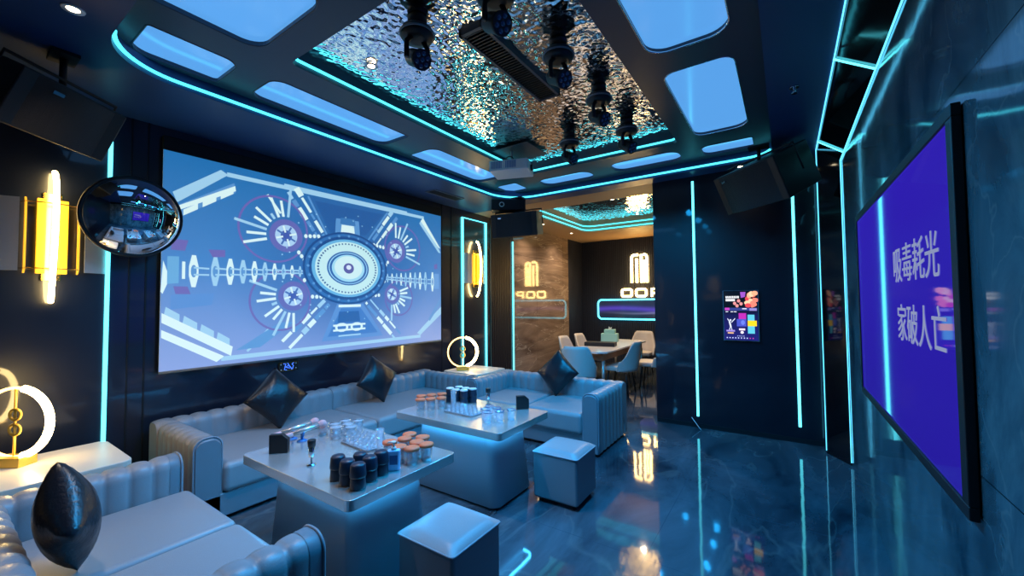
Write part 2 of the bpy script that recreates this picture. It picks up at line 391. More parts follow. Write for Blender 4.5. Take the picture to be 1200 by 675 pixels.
# ------------------------------------------------------------------ picture builders
class Pic(MB):
    def __init__(s,f): super().__init__(); s.f2=f; s.lay=0
    def poly(s,pts,col):
        s.lay+=1; s.col=col; z=.0005+.00002*s.lay
        s.add([s.f2(u,v,z) for u,v in pts],[tuple(range(len(pts)))])
    def grid(s,u0,v0,u1,v1,nu,nv,cf):
        s.lay+=1; z=.0005+.00002*s.lay; o=len(s.v)
        for j in range(nv+1):
            for i in range(nu+1):
                u=u0+(u1-u0)*i/nu; v=v0+(v1-v0)*j/nv; s.col=cf(u,v); s.add([s.f2(u,v,z)],[])
        for j in range(nv):
            for i in range(nu):
                a=o+j*(nu+1)+i; s.f.append([a,a+1,a+nu+2,a+nu+1]); s.s.append(False); s.m.append(0)
    def ell(s,c,rx,ry,col,n=36,a0=0,a1=2*PI): s.poly([(c[0]+rx*math.cos(a0+(a1-a0)*k/n),c[1]+ry*math.sin(a0+(a1-a0)*k/n)) for k in range(n)],col)
    def ring(s,c,rx,ry,w,col,n=48):
        s.lay+=1; z=.0005+.00002*s.lay; s.col=col; vs=[]
        for k in range(n):
            a=2*PI*k/n
            vs.append(s.f2(c[0]+rx*math.cos(a),c[1]+ry*math.sin(a),z)); vs.append(s.f2(c[0]+(rx-w)*math.cos(a),c[1]+(ry-w*ry/rx)*math.sin(a),z))
        s.add(vs,[(2*k,2*((k+1)%n),2*((k+1)%n)+1,2*k+1) for k in range(n)])
    def line(s,a,b,w,col,asp=1.0):
        dx,dy=(b[0]-a[0])*asp,b[1]-a[1]; L=math.hypot(dx,dy) or 1; nx,ny=-dy/L*w/2/asp,dx/L*w/2
        s.poly([(a[0]+nx,a[1]+ny),(b[0]+nx,b[1]+ny),(b[0]-nx,b[1]-ny),(a[0]-nx,a[1]-ny)],col)
mix=lambda a,b,t:tuple(a[i]*(1-t)+b[i]*t for i in range(3))

# ------------------------------------------------------------------ projection screen
sc=thing('projection_screen','large projection screen showing a blue science fiction tunnel','screen',(XL+.06,2.855,0))
sy0,sy1,sz0,sz1=-1.684,1.684,.978,2.889
b=MB(); b.box((-.045,sy0-.0,sz1-.0),(.0,sy1+.0,sz1+.13)); b.build('housing',M['blackm'],sc,bevel=.01)
b=MB(); b.box((-.006,sy0,sz0),(0,sy1,sz1)); b.build('fabric',M['white'],sc)
b=MB(); b.cyl((-.003,sy0,sz0),.012,sy1-sy0,10,ax=(0,1,0)); b.build('bottom_bar',M['greyp'],sc)
p=Pic(lambda u,v,z:(z+.0005,sy0+(sy1-sy0)*u,sz0+(sz1-sz0)*v)); AS=1.764
C0=(.528,.523)
tp,md,bt=S(26,104,166),S(62,122,186),S(126,150,206)
def bg(u,v):
    c=mix(bt,md,min(1,v/.5)) if v<.5 else mix(md,tp,(v-.5)/.5)
    d=math.hypot((u-C0[0])/.30,(v-C0[1])/.42); c=mix(mix(c,S(30,84,150),.7),c,min(1,max(0,(d-.5)/.9)))
    return c
p.grid(0,0,1,1,40,24,bg)
wh,pale,mid2,dk,pur=S(206,232,232),S(150,196,224),S(84,140,196),S(22,62,120),S(100,92,166)
# outer frame of the tunnel
hexo=[(.142,.95),(.895,.955),(.999,.70),(.999,.20),(.875,.05),(.135,.035),(.004,.18),(.004,.80)]
for i in (0,4): p.line(hexo[i],hexo[(i+1)%8],.022,pale,AS)
p.line((.30,.962),(.80,.965),.018,pale,AS)
def bar(a,b,c,d,col): p.poly([a,b,c,d],col)
bar((.02,.815),(.127,.966),(.145,.948),(.03,.77),pale)
bar((.03,.757),(.161,.915),(.164,.865),(.032,.70),mid2); bar((.033,.757),(.163,.90),(.165,.875),(.033,.735),wh)
for k in range(3):
    t=.08+.32*k; q=lambda t,o:(.033+.131*t,.70+.165*t+o); p.poly([q(t,.0),q(t+.24,.0),q(t+.24,.028),q(t,.028)],wh)
bar((.003,.265),(.163,.09),(.159,.045),(.003,.222),wh)
for k in range(4):
    t=.03+.24*k; q=lambda t,o:(.003+.16*t,.265-.175*t+o); p.poly([q(t,0),q(t+.2,0),q(t+.2,.032),q(t+.02,.036)],pale)
bar((.003,.19),(.142,.047),(.124,.022),(.003,.155),wh)
bar((.891,.955),(.999,.70),(.985,.70),(.868,.905),pale); bar((.889,.952),(.997,.735),(.985,.74),(.876,.925),wh)
bar((1,.21),(.875,.06),(.855,.075),(1,.27),pale); bar((1,.30),(.93,.16),(.92,.175),(1,.35),mid2)
bar((.004,.50),(.018,.42),(.004,.35),(.0,.36),wh)
# central floor and ceiling panels of the tunnel
p.poly([(.377,.935),(.70,.94),(.615,.73),(.44,.71)],S(38,96,158)); p.poly([(.40,.91),(.68,.915),(.60,.75),(.455,.735)],S(30,84,148))
p.line((.377,.93),(.45,.70),.012,mid2,AS); p.line((.70,.935),(.61,.72),.012,mid2,AS)
p.poly([(.478,.83),(.57,.835),(.575,.74),(.475,.735)],mid2); p.poly([(.497,.84),(.552,.842),(.556,.80),(.494,.80)],S(50,110,170)); p.poly([(.50,.795),(.55,.797),(.553,.745),(.497,.744)],wh)
p.poly([(.428,.075),(.68,.08),(.59,.30),(.485,.30)],S(84,134,196)); p.poly([(.45,.10),(.655,.105),(.58,.27),(.50,.27)],S(56,112,182))
p.poly([(.492,.25),(.572,.252),(.577,.185),(.487,.183)],S(30,84,150)); p.line((.49,.285),(.58,.287),.016,wh,AS)
for o in (0,.03): p.line((.47,.165-o),(.60,.167-o),.012,wh,AS)
for sx in (-1,1):
    for k in range(2): p.ring((.533+sx*.03,.152+.0*k),.026,.028,.009,wh,14)
p.line((.49,.10),(.58,.102),.010,pale,AS)
# spokes of pistons towards the centre
def piston(a,bq,n,seed,w=.036):
    rr=random.Random(seed)
    d=(bq[0]-a[0],bq[1]-a[1]); L=math.hypot(d[0]*AS,d[1]); nx,ny=-d[1]/L/AS,d[0]*AS/L
    for off in (-.028,.028):
        t=0
        while t<.96:
            l=rr.uniform(.10,.30); e=min(.98,t+l); ww=w*(1-.45*t)*rr.choice((.5,1,1,.8))
            A=(a[0]+d[0]*t+nx*off*(1-.4*t),a[1]+d[1]*t+ny*off*(1-.4*t)); B=(a[0]+d[0]*e+nx*off*(1-.4*t),a[1]+d[1]*e+ny*off*(1-.4*t))
            p.line(A,B,ww,rr.choice((wh,wh,pale,mid2)),AS); t=e+.025
piston((.325,.945),(.435,.675),5,1); piston((.31,.075),(.45,.315),5,2); piston((.735,.93),(.635,.70),5,3,.03); piston((.755,.06),(.605,.325),5,4,.028)
p.line((.25,.89),(.29,.80),.012,wh,AS); p.line((.26,.17),(.20,.06),.012,pale,AS)
p.poly([(.17,.07),(.235,.075),(.335,.20),(.29,.20)],mid2)
# four purple discs with radiating rods
for (c,ang,rx) in (((.308,.68),PI*.78,.052),((.332,.345),PI*1.2,.047),((.742,.67),PI*.2,.047),((.722,.362),-PI*.2,.036)):
    ry=rx*AS
    p.ring((c[0]+.045*math.cos(ang),c[1]+.045*math.sin(ang)),rx*2.0,ry*2.0,.006,pur,40)
    for k in range(9):
        a=ang+(k-4)*.24; r0,r1=1.15,(1.9 if k%2 else 2.5)+.4*math.cos(k)
        p.line((c[0]+rx*r0*math.cos(a),c[1]+ry*r0*math.sin(a)),(c[0]+rx*r1*math.cos(a),c[1]+ry*r1*math.sin(a)),.014,wh if k%3 else pale,AS)
    p.ell(c,rx,ry,S(92,96,168)); p.ell(c,rx*.66,ry*.66,S(160,196,228)); p.ell(c,rx*.34,ry*.34,S(60,80,160))
    for k in range(8):
        a=k*PI/4+.3; p.line((c[0]+rx*.2*math.cos(a),c[1]+ry*.2*math.sin(a)),(c[0]+rx*.62*math.cos(a),c[1]+ry*.62*math.sin(a)),.010,S(60,100,170) if k%2 else wh,AS)
    ca=math.atan2((C0[1]-c[1]),(C0[0]-c[0])*AS)
    for sgn in (-1,1):
        for k in range(4):
            t=.06+.014*k; a=ca+sgn*.5
            q=(c[0]+(t+.0)*math.cos(a)*1.05,c[1]+(t)*AS*math.sin(a)*1.05); p.ell(q,.006,.012,wh,10)
# ladders left and right
def ladder(u0,u1,n,h0,h1,vc0,vc1):
    for k in range(n):
        t=k/(n-1); u=u0+(u1-u0)*(t**.8); h=h0+(h1-h0)*t; v=vc0+(vc1-vc0)*t; w=.030*(1-.55*t)*(1 if u1>u0 else .8)
        p.poly([(u-w*.15,v+h),(u+w*.15,v+h),(u+w*.35,v+h*.3),(u+w*.35,v-h*.3),(u+w*.15,v-h),(u-w*.15,v-h),(u-w*.35,v-h*.3),(u-w*.35,v+h*.3)],wh if k%2==0 else pale)
        p.ell((u,v),w*.22,h*.4,mid2,12)
        if k<n-1: p.line((u,v+h*.22),(u+(.035 if u1>u0 else -.03),v+h*.2),.008,pale,AS); p.line((u,v-h*.22),(u+(.035 if u1>u0 else -.03),v-h*.2),.008,pale,AS)
ladder(.068,.352,10,.075,.03,.458,.485); ladder(.945,.70,10,.075,.03,.465,.475)
p.poly([(.012,.52),(.036,.522),(.036,.40),(.012,.395)],S(96,160,206)); p.line((.046,.50),(.046,.42),.012,wh,AS)
p.poly([(.022,.60),(.055,.60),(.048,.55),(.018,.55)],pur); p.poly([(.025,.385),(.055,.385),(.062,.35),(.03,.35)],pur); p.poly([(.10,.565),(.14,.57),(.14,.535),(.11,.53)],pur)
p.poly([(.02,.345),(.115,.355),(.11,.30),(.02,.28)],S(80,132,196))
p.poly([(.955,.53),(.985,.53),(.985,.41),(.955,.41)],S(96,150,206)); p.poly([(.955,.60),(.975,.61),(.975,.57),(.955,.565)],pur)
# centre wheel
p.ell(C0,.168,.228,S(18,66,128),48); p.ring(C0,.160,.216,.012,S(40,100,165)); 
for k in range(24):
    a=2*PI*k/24; p.ell((C0[0]+.15*math.cos(a),C0[1]+.204*math.sin(a)),.005,.008,mid2,8)
p.ell(C0,.138,.182,S(96,170,214),48); p.ell(C0,.126,.167,S(186,224,226),48)
for k in range(56):
    a=2*PI*k/56; ca,sa=math.cos(a),math.sin(a)
    p.line((C0[0]+.112*ca,C0[1]+.149*sa),(C0[0]+.119*ca,C0[1]+.158*sa),.010,S(40,84,140),AS)
p.ell(C0,.084,.108,S(34,90,160),40); p.ring(C0,.078,.100,.004,S(150,200,226)); p.ell(C0,.066,.086,S(150,206,226),40); p.ell((C0[0],C0[1]+.004),.056,.073,S(196,228,230),40)
p.ell(C0,.021,.033,S(84,84,150),24); p.ell((C0[0],C0[1]+.006),.010,.015,S(206,220,240),16)
for k in range(40):
    rr=random.Random(k); a=rr.uniform(0,2*PI); r=rr.uniform(.19,.26)
    p.ell((C0[0]+r*math.cos(a)*1.0,C0[1]+r*1.35*math.sin(a)),.0025,.004,pale,6)
p.build('projected_image',M['scr'],sc,color=True,recalc=False)

# emblem plate under the screen
t=thing('emblem_plate','small black plate with glowing blue monogram under the screen','sign',(XL+.008,2.268,.885))
b=MB(); b.box((-.008,-.10,-.045),(.012,.10,.045)); b.build('plate',M['blackm'],t,bevel=.004)
b=MB(); b.tube([(.013,-.098,-.043),(.013,.098,-.043),(.013,.098,.043),(.013,-.098,.043)],.003,6,True); b.build('border',M['gold'],t)
mono=emis('blue_monogram',S(70,120,255),1.6); b=MB()
for path in ([(-.055,.032),(-.03,.032),(-.045,-.03),(-.02,-.034)],[(-.012,.036),(.035,-.034)],[(-.03,-.005),(.012,-.02),(-.005,.012),(-.03,-.005)],[(.055,.034),(.035,.024),(.05,.0),(.04,-.032)]):
    b.tube([(.013,y,z) for y,z in path],.004,6)
b.build('monogram',mono,t)
for y,z in ((-.08,.026),(-.078,-.028),(.078,.026),(.078,-.024)):
    b=MB(); b.cyl((.012,y,z),.006,.003,8,ax=(1,0,0)); b.build('stud',M['whitecap'],t)

# ------------------------------------------------------------------ sconces
def sconce(loc,label):
    t=thing('wall_sconce',label,'wall lamp',loc,0,'amber acrylic wall lamps')
    b=MB(); b.box((0,-.05,-.32),(.02,.05,.32)); b.build('back_plate',M['gold'],t,bevel=.004)
    arc=[(.05+.10*math.cos(a),.004*math.sin(2*a),.47*math.sin(a)) for a in [(-.5+i/24)*PI*.98 for i in range(25)]]
    b=MB(); b.tube(arc,.016,10); b.build('tube_lamp',M['warm'],t)
    for s in (-1,1):
        b=MB(); b.box((.025,s*.055-.022,-.27),(.05,s*.055+.022,.27)); b.build('acrylic_plate',M['amber'],t,bevel=.004)
        b=MB(); b.prism([(-.27,.03),(-.235,.07),(.235,.07),(.27,.03)],s*.13-.005,s*.13+.005,lambda x,y,z:(y,z,x)); b.build('acrylic_fin',M['amberdim'],t)
    for s in (-1,1):
        b=MB(); b.prism([(.0,s*.30),(.07,s*.16),(.078,s*.16),(.008,s*.305)],-.255,.255); b.build('clear_wing',M['clearwing'],t)
    for z in (-.235,.235):
        b=MB(); b.tube([(.0,-.15,z),(.07,-.13,z),(.10,-.055,z+.0),(.10,.055,z),(.07,.13,z),(.0,.15,z)],.004,6); b.build('hexagon_rail',M['gold'],t)
    return t
s1=sconce((XL,.555,2.055),'tall amber wall lamp with a glowing tube beside the round convex mirror')
s2=dup(s1,(XL,5.42,2.13),0,'tall amber wall lamp with a glowing tube inside the cyan framed niche')

# convex mirror on bracket
t=thing('convex_mirror','round convex safety mirror on the black wall beside the wall lamp','mirror',(-4.17,.945,2.235))
ax=Vector((4.17,.25,-.75)).normalized()
b=MB(); R=.30; prof=[(R*math.sin(k/12*1.0)/math.sin(1.0),.10*(math.cos(k/12*1.0)-math.cos(1.0))/(1-math.cos(1.0))) for k in range(12,-1,-1)]
prof[-1]=(0.0001,prof[-1][1]); b.lathe(prof,(0,0,0),48,True,ax); b.build('mirror_dome',M['convex'],t)
b=MB(); b.tube([Matrix.Identity(3)@(Vector((0,0,1)).rotation_difference(ax).to_matrix()@Vector((R*math.cos(a),R*math.sin(a),-.003))) for a in [2*PI*k/48 for k in range(48)]],.012,8,True); b.build('rim',M['blackm'],t)
b=MB(); b.lathe([(R,-.012),(.1,-.05),(.0001,-.06)],(0,0,0),32,True,ax); b.build('back_shell',M['blackm'],t)
b=MB(); b.tube([ax*-.05,(-.2,.03,-.02),(-.275,.03,-.02)],.015,8); b.cyl((-.28,.03,-.02),.05,.012,16,ax=(1,0,0)); b.build('bracket',M['blackm'],t)

# ------------------------------------------------------------------ ring lamps and side tables
def side_table(x0,y0,x1,y1,h,label):
    t=thing('side_table',label,'side table',((x0+x1)/2,(y0+y1)/2,0),0,'corner side tables')
    w,d=(x1-x0)/2,(y1-y0)/2
    b=MB(); b.prism(rrect(-w,-d,w,d,.06,6),h-.04,h); b.build('tabletop',M['cream'],t,bevel=.006)
    b=MB(); b.prism(rrect(-w+.03,-d+.03,w-.03,d-.03,.04,5),.06,h-.04); b.build('cabinet_body',M['sofashade'],t)
    b=MB(); b.prism(rrect(-w+.06,-d+.06,w-.06,d-.06,.04,5),0,.06); b.build('plinth',M['blackm'],t)
side_table(-4.02,.12,-3.37,.79,.60,'cream side table in the near left corner under a ring lamp')
side_table(-4.02,4.18,-3.37,4.82,.60,'cream side table in the far corner between the two sofas')
def ring_lamp(loc,rz,label):
    t=thing('ring_lamp',label,'lamp',loc,rz,'glowing ring lamps')
    b=MB(); b.box((-.05,-.085,0),(.05,.085,.055)); b.build('base',M['goldlit'],t,bevel=.004)
    R=.205; zc=.05+R
    b=MB(); b.tube([(0,R*math.cos(a),zc+R*math.sin(a)) for a in [2*PI*k/48 for k in range(48)]],.009,8,True); b.build('ring_frame',M['ringwarm'],t)
    b=MB(); b.tube([(0,R*math.cos(a),zc+R*math.sin(a)) for a in [(-.42+.85*k/24)*PI for k in range(25)]],.020,10); b.build('light_arc',M['warm'],t)
    b=MB(); b.cyl((0,0,.05),.007,2*R,10); b.build('stem',M['goldlit'],t)
    for z in (-.045,.045):
        b=MB(); b.tube([(0,.032*math.cos(a),zc+z+.032*math.sin(a)) for a in [2*PI*k/20 for k in range(20)]],.008,8,True); b.build('small_ring',M['goldlit'],t)
    return t
l1=ring_lamp((-3.86,.36,.60),-.95,'glowing ring lamp on the near side table at the left edge')
dup(l1,(-3.80,4.36,.60),-.75,'glowing ring lamp on the far side table before the niche')

# ------------------------------------------------------------------ sofas
def channel(p0,d,nrm,L,t,z0,h,p=.115,bulge=.014,r=.07,inner_z=None):
    """tufted block: starts p0 (x,y), runs along d for L; thickness t to the side nrm (outer); returns MB"""
    b=MB(); inner_z=z0 if inner_z is None else inner_z
    prof=[]  # (off, z, no, nz)
    for k in range(6): prof.append((0,inner_z+(h-r-inner_z)*k/5,-1,0))
    for k in range(1,6):
        a=PI-.5*PI*k/6; prof.append((r+r*math.cos(a),h-r+r*math.sin(a),math.cos(a),math.sin(a)))
    for k in range(3): prof.append((r+(t-2*r)*k/2,h,0,1))
    for k in range(1,6):
        a=.5*PI-.5*PI*k/6; prof.append((t-r+r*math.cos(a),h-r+r*math.sin(a),math.cos(a),math.sin(a)))
    for k in range(6): prof.append((t,h-r-(h-r-z0)*k/5,1,0))
    nr=max(1,round(L/p)); sub=8; N=nr*sub; n=len(prof); vs=[];fs=[]
    for i in range(N+1):
        s=L*i/N; ph=(i%sub)/sub
        bl=bulge*(abs(math.sin(PI*ph))**.6) if i%sub else 0
        for off,z,no,nz in prof:
            o=off+no*(bl-bulge); zz=z+nz*(bl-bulge)
            vs.append((p0[0]+d[0]*s+nrm[0]*o,p0[1]+d[1]*s+nrm[1]*o,zz))
    for i in range(N):
        for j in range(n-1): fs.append((i*n+j,i*n+j+1,(i+1)*n+j+1,(i+1)*n+j))
    b.add(vs,fs,True)
    b.add([vs[j] for j in range(n)],[tuple(range(n))]); b.add([vs[N*n+j] for j in range(n)],[tuple(range(n))[::-1]])
    pr=[(p0[0]+d[0]*L+nrm[0]*o,p0[1]+d[1]*L+nrm[1]*o,z) for o,z,_,_ in prof]
    return b,pr
def cushion(mb_box,name,parent,bev=.045):
    b=MB(); b.box(*mb_box); return b.build(name,M['sofa'],parent,bevel=bev,seg=5)
def arm(p0,d,nrm,L,t,h,parent,fl=.04,iz=.0):
    b,pr=channel(p0,d,nrm,L,t,.03,h,p=.105,inner_z=iz); a=b.build('arm',M['sofa'],parent)
    # smooth front panel with piping
    b=MB(); n=len(pr); c=[sum(q[k] for q in pr)/n for k in range(3)]
    fwd=lambda q,e,s:(c[0]+(q[0]-c[0])*s+d[0]*e,c[1]+(q[1]-c[1])*s+d[1]*e,max(.03,c[2]+(q[2]-c[2])*(s if q[2]>c[2] else 1)))
    rings=[[fwd(q,-.03,1.0) for q in pr],[fwd(q,fl-.015,1.0) for q in pr],[fwd(q,fl,.88) for q in pr]]
    vs=sum(rings,[]); fs=[(i*n+j,i*n+j+1,(i+1)*n+j+1,(i+1)*n+j) for i in range(2) for j in range(n-1)]; b.add(vs,fs,True); b.add(rings[2],[tuple(range(n))])
    b.build('front_panel',M['sofashade'],a)
    b=MB(); b.tube([fwd(q,fl-.012,1.0) for q in pr],.007,6); b.build('piping',M['pipe'],a)
    return a
# left sofa along the screen wall
SH=.62
t=thing('sofa','long grey channel tufted sofa along the wall under the screen','sofa',(0,0,0))
xb,xf,ya,yb=-4.33,-3.40,1.10,4.12; th=.17
b=MB(); b.box((xb+.05,ya+.05,.03),(xf+.02,yb-.05,.20)); b.build('base',M['sofashade'],t,bevel=.012)
b=MB(); b.box((xb+.1,ya+.1,0),(xf-.05,yb-.1,.03)); b.build('plinth',M['blackm'],t)
for (u0,u1) in ((ya,2.60),(2.605,yb)):
    b,_=channel((xb+.20,u0),(0,1),(-1,0),u1-u0,.20,.03,SH,p=.125,inner_z=.3); b.build('backrest',M['sofa'],t)
arm((xb,ya+th),(1,0),(0,-1),xf-xb-.02,th,SH-.005,t); arm((xb,yb-th),(1,0),(0,1),xf-xb-.02,th,SH-.005,t)
for (u0,u1) in ((ya+th,2.60),(2.605,yb-th)): cushion(((xb+.17,u0,.195),(xf+.045,u1,.41)),'seat_cushion',t)
# loveseats
def loveseat(label,loc,rz):
    # local: facing -y, x from -w..w, y from 0 (front) to .82 (back)
    t=thing('loveseat',label,'sofa',loc,rz,'two seat tufted sofas'); w,D=.86,.88
    b=MB(); b.box((-w+.04,.03,.03),(w-.04,D-.04,.20)); b.build('base',M['sofashade'],t,bevel=.012)
    b=MB(); b.box((-w+.1,.08,0),(w-.1,D-.08,.03)); b.build('plinth',M['blackm'],t)
    b,_=channel((-w,D-.19),(1,0),(0,1),2*w,.19,.03,SH,p=.115,inner_z=.3); b.build('backrest',M['sofa'],t)
    arm((-w+th,D),(0,-1),(-1,0),D-.04,th,SH-.004,t); arm((w-th,D),(0,-1),(1,0),D-.04,th,SH-.004,t)
    for (u0,u1) in ((-w+th,-.003),(.003,w-th)): cushion(((u0,-.03,.195),(u1,D-.15,.41)),'seat_cushion',t)
    return t
ls=loveseat('grey tufted two seat sofa at the far end in front of the dining alcove',(-2.44,3.84,0),0)
dup(ls,(-2.44,.97,0),PI,'grey tufted two seat sofa in the near left foreground')

# pillows
def pillow(label,loc,rot,sz=.41,th_=.18):
    n=18; vs=[];fs=[]; b=MB()
    def pt(i,j,s):
        u=-1+2*i/n; v=-1+2*j/n
        pinch=1-.045*(1-u*u)*(abs(v)**3) ; pinch2=1-.045*(1-v*v)*(abs(u)**3)
        h=((1-u*u)*(1-v*v)*(1-.25*u*u*v*v))**.5 if abs(u)<1 and abs(v)<1 else 0
        wr=.012*math.sin(9*u+4*v)*h*(abs(u)+abs(v))*.4
        return (u*sz/2*pinch2*1.0,s*(h*th_/2+wr),v*sz/2*pinch)
    for s in (1,-1):
        vv=[pt(i,j,s) for j in range(n+1) for i in range(n+1)]
        b.add(vv,[(j*(n+1)+i,j*(n+1)+i+1,(j+1)*(n+1)+i+1,(j+1)*(n+1)+i) for j in range(n) for i in range(n)],True)
    o=b.build('cushion',M['pillow']); bm=bmesh.new(); bm.from_mesh(o.data); bmesh.ops.remove_doubles(bm,verts=bm.verts,dist=1e-4); bmesh.ops.recalc_face_normals(bm,faces=bm.faces); bm.to_mesh(o.data); bm.free()
    for q in o.data.polygons: q.use_smooth=True
    o.location=loc; o.rotation_mode='QUATERNION'; o.rotation_quaternion=rot; return tag(o,label,'pillow','black leather pillows')
def prot(face,lean,spin):
    """pillow normal (+-y local) aimed at horizontal angle face, leaned back, spun in plane"""
    return (Matrix.Rotation(face,4,'Z')@Matrix.Rotation(-lean,4,'X')@Matrix.Rotation(spin,4,'Y')).to_quaternion()
pillow('black leather pillow standing on a corner on the left sofa near its arm',(-3.965,1.93,.675),prot(PI/2,.30,PI/4+.05))
pillow('black leather pillow standing on a corner on the left sofa near the far end',(-3.965,3.05,.675),prot(PI/2,.30,PI/4-.1))
pillow('black leather pillow on the far two seat sofa',(-2.36,4.47,.68),prot(0,.28,PI/4-.05))
pillow('large black pillow in the left corner of the foreground sofa',(-2.56,.39,.655),prot(PI-.10,.14,PI/4),.36,.20)

# ------------------------------------------------------------------ coffee tables
def coffee(x0,y0,x1,y1,label):
    t=thing('coffee_table',label,'table',((x0+x1)/2,(y0+y1)/2,0),0,'steel topped coffee tables'); w,d=(x1-x0)/2,(y1-y0)/2; h=.62
    b=MB(); b.prism(rrect(-w,-d,w,d,.035,6),h-.055,h); b.build('tabletop',M['steel'],t,bevel=.003)
    b=MB(); pol=rrect(-w+.17,-d+.13,w-.17,d-.13,.06,8); pol2=rrect(-w+.11,-d+.10,w-.11,d-.10,.07,8); n=len(pol)
    b.add([(x,y,.02) for x,y in pol2]+[(x,y,h-.055) for x,y in pol],[(i,(i+1)%n,n+(i+1)%n,n+i) for i in range(n)]+[tuple(range(n))],False)
    o=b.build('pedestal',M['tbase'],t)
    for q in o.data.polygons: q.use_smooth=len(q.vertices)==4
    b=MB(); b.prism(rrect(-w+.13,-d+.12,w-.13,d-.12,.06,5),0,.02); b.build('plinth',M['blackm'],t)
    b=MB(); b.tube([(x,y,h-.062) for x,y in rrect(-w+.12,-d+.09,w-.12,d-.09,.06,5)],.006,6,True); b.build('light_strip',M['tblled'],t)
coffee(-2.83,1.165,-1.725,1.915,'near steel topped coffee table with clear cups under orange covers')
coffee(-2.81,2.34,-1.70,3.06,'far steel topped coffee table in front of the far sofa')

# ottomans
def ottoman(loc,rz,label):
    t=thing('ottoman',label,'stool',loc,rz,'square leather stools'); h=.41; w=.188
    b=MB(); b.box((-w,-w,.03),(w,w,h-.03)); b.build('body',M['sofashade'],t,bevel=.022,seg=4)
    # crowned seat top
    n=12; b=MB(); vs=[]
    for j in range(n+1):
        for i in range(n+1):
            u=-1+2*i/n; v=-1+2*j/n; vs.append((u*w*1.01,v*w*1.01,h-.032+.034*((1-u**6)*(1-v**6))**.5))
    b.add(vs,[(j*(n+1)+i,j*(n+1)+i+1,(j+1)*(n+1)+i+1,(j+1)*(n+1)+i) for j in range(n) for i in range(n)],True); b.build('seat',M['sofa'],t)
    b=MB(); b.tube([(x,y,h-.033) for x,y in rrect(-w-.001,-w-.001,w+.001,w+.001,.02,4)],.006,6,True); b.build('piping',M['pipe'],t)
    b=MB()
    for sx in (-1,1):
        for sy in (-1,1): b.cyl((sx*(w-.05),sy*(w-.05),0),.02,.032,10)
    b.build('feet',M['blackm'],t); return t
o1=ottoman((-1.485,1.60,0),0,'square grey leather stool nearest the viewer beside the near table')
dup(o1,(-1.50,2.95,0),.02,'square grey leather stool beside the far table')

# ------------------------------------------------------------------ table things
TZ=.62
def menu(loc,rz,label):
    b=MB(); b.prism([(-.055,0),(.055,0),(.055,.085),(.02,.115),(-.055,.115)],-.018,.018,lambda x,y,z:(x,z,y))
    o=b.build('menu_stand',M['blackm'],bevel=.003); o.location=loc; o.rotation_euler=(0,0,rz); tag(o,label,'table sign','black table signs')
menu((-2.66,1.31,TZ),.75,'black wedge shaped table sign on the near coffee table')
menu((-1.93,3.0,TZ),.75,'black wedge shaped table sign on the far coffee table')
# two microphones on holders
def mic(a,bq,label,lab2):
    a,bq=Vector(a),Vector(bq); d=(bq-a).normalized(); L=(bq-a).length
    t=thing('microphone',label,'microphone',a,0,'table microphones')
    b=MB(); b.lathe([(.013,0),(.016,.01),(.016,.05)],(0,0,0),14,True,d); b.build('pink_end_cap',M['pink'],t)
    b=MB(); b.lathe([(.014,.05),(.017,L*.55),(.021,L-.05)],(0,0,0),16,True,d); b.build('handle',M['steel'],t)
    b=MB(); b.lathe([(.02,L-.05)]+[(.03*math.sin(.75+k*.4),L-.022-.03*math.cos(.75+k*.4)) for k in range(6)]+[(.0001,L+.01)],(0,0,0),16,True,d); b.build('pink_foam_head',M['pink'],t)
    h=thing('microphone_holder',lab2,'holder',(a+(bq-a)*.42)*1,0,'microphone holders'); h.location.z=TZ
    zz=a.z+(bq.z-a.z)*.42-TZ-.017
    b=MB(); b.lathe([(.032,0),(.032,.006),(.012,.014)],(0,0,0),18); b.build('foot',M['blued'],h)
    b=MB(); b.tube([(0,0,.01),(0,0,zz-.012)],.010,8); b.tube([(d.y*.022,-d.x*.022,zz+.012),(d.y*.018,-d.x*.018,zz-.006),(0,0,zz-.014),(-d.y*.018,d.x*.018,zz-.006),(-d.y*.022,d.x*.022,zz+.012)],.006,6); b.build('cradle',M['blued'],h)
mic((-2.85,1.36,TZ+.055),(-2.83,1.66,TZ+.085),'silver microphone with pink foam head on the near table, closer to the black sign','blue holder under the microphone closer to the black sign')
mic((-2.76,1.39,TZ+.055),(-2.735,1.66,TZ+.085),'silver microphone with pink foam head on the near table, closer to the clear cups','blue holder under the microphone closer to the clear cups')
# upright bar tool
def tool(loc,label):
    t=thing('bar_tool',label,'bar tool',loc,0,'upright bar tools')
    b=MB(); b.lathe([(.026,0),(.026,.006),(.008,.012)],(0,0,0),18); b.build('foot',M['chrome'],t)
    b=MB(); b.lathe([(.006,.01),(.006,.045),(.017,.05),(.017,.11)],(0,0,0),16); b.build('stem',M['chrome'],t)
    b=MB(); b.lathe([(.021,.108),(.023,.14),(.02,.145)],(0,0,0),16); b.build('black_cap',M['blackm'],t); return t
tt=tool((-2.297,1.312,TZ),'small silver bar tool with a black cap standing on the near table')
dup(tt,(-2.283,2.97,TZ),0,'small silver bar tool with a black cap standing on the far table')
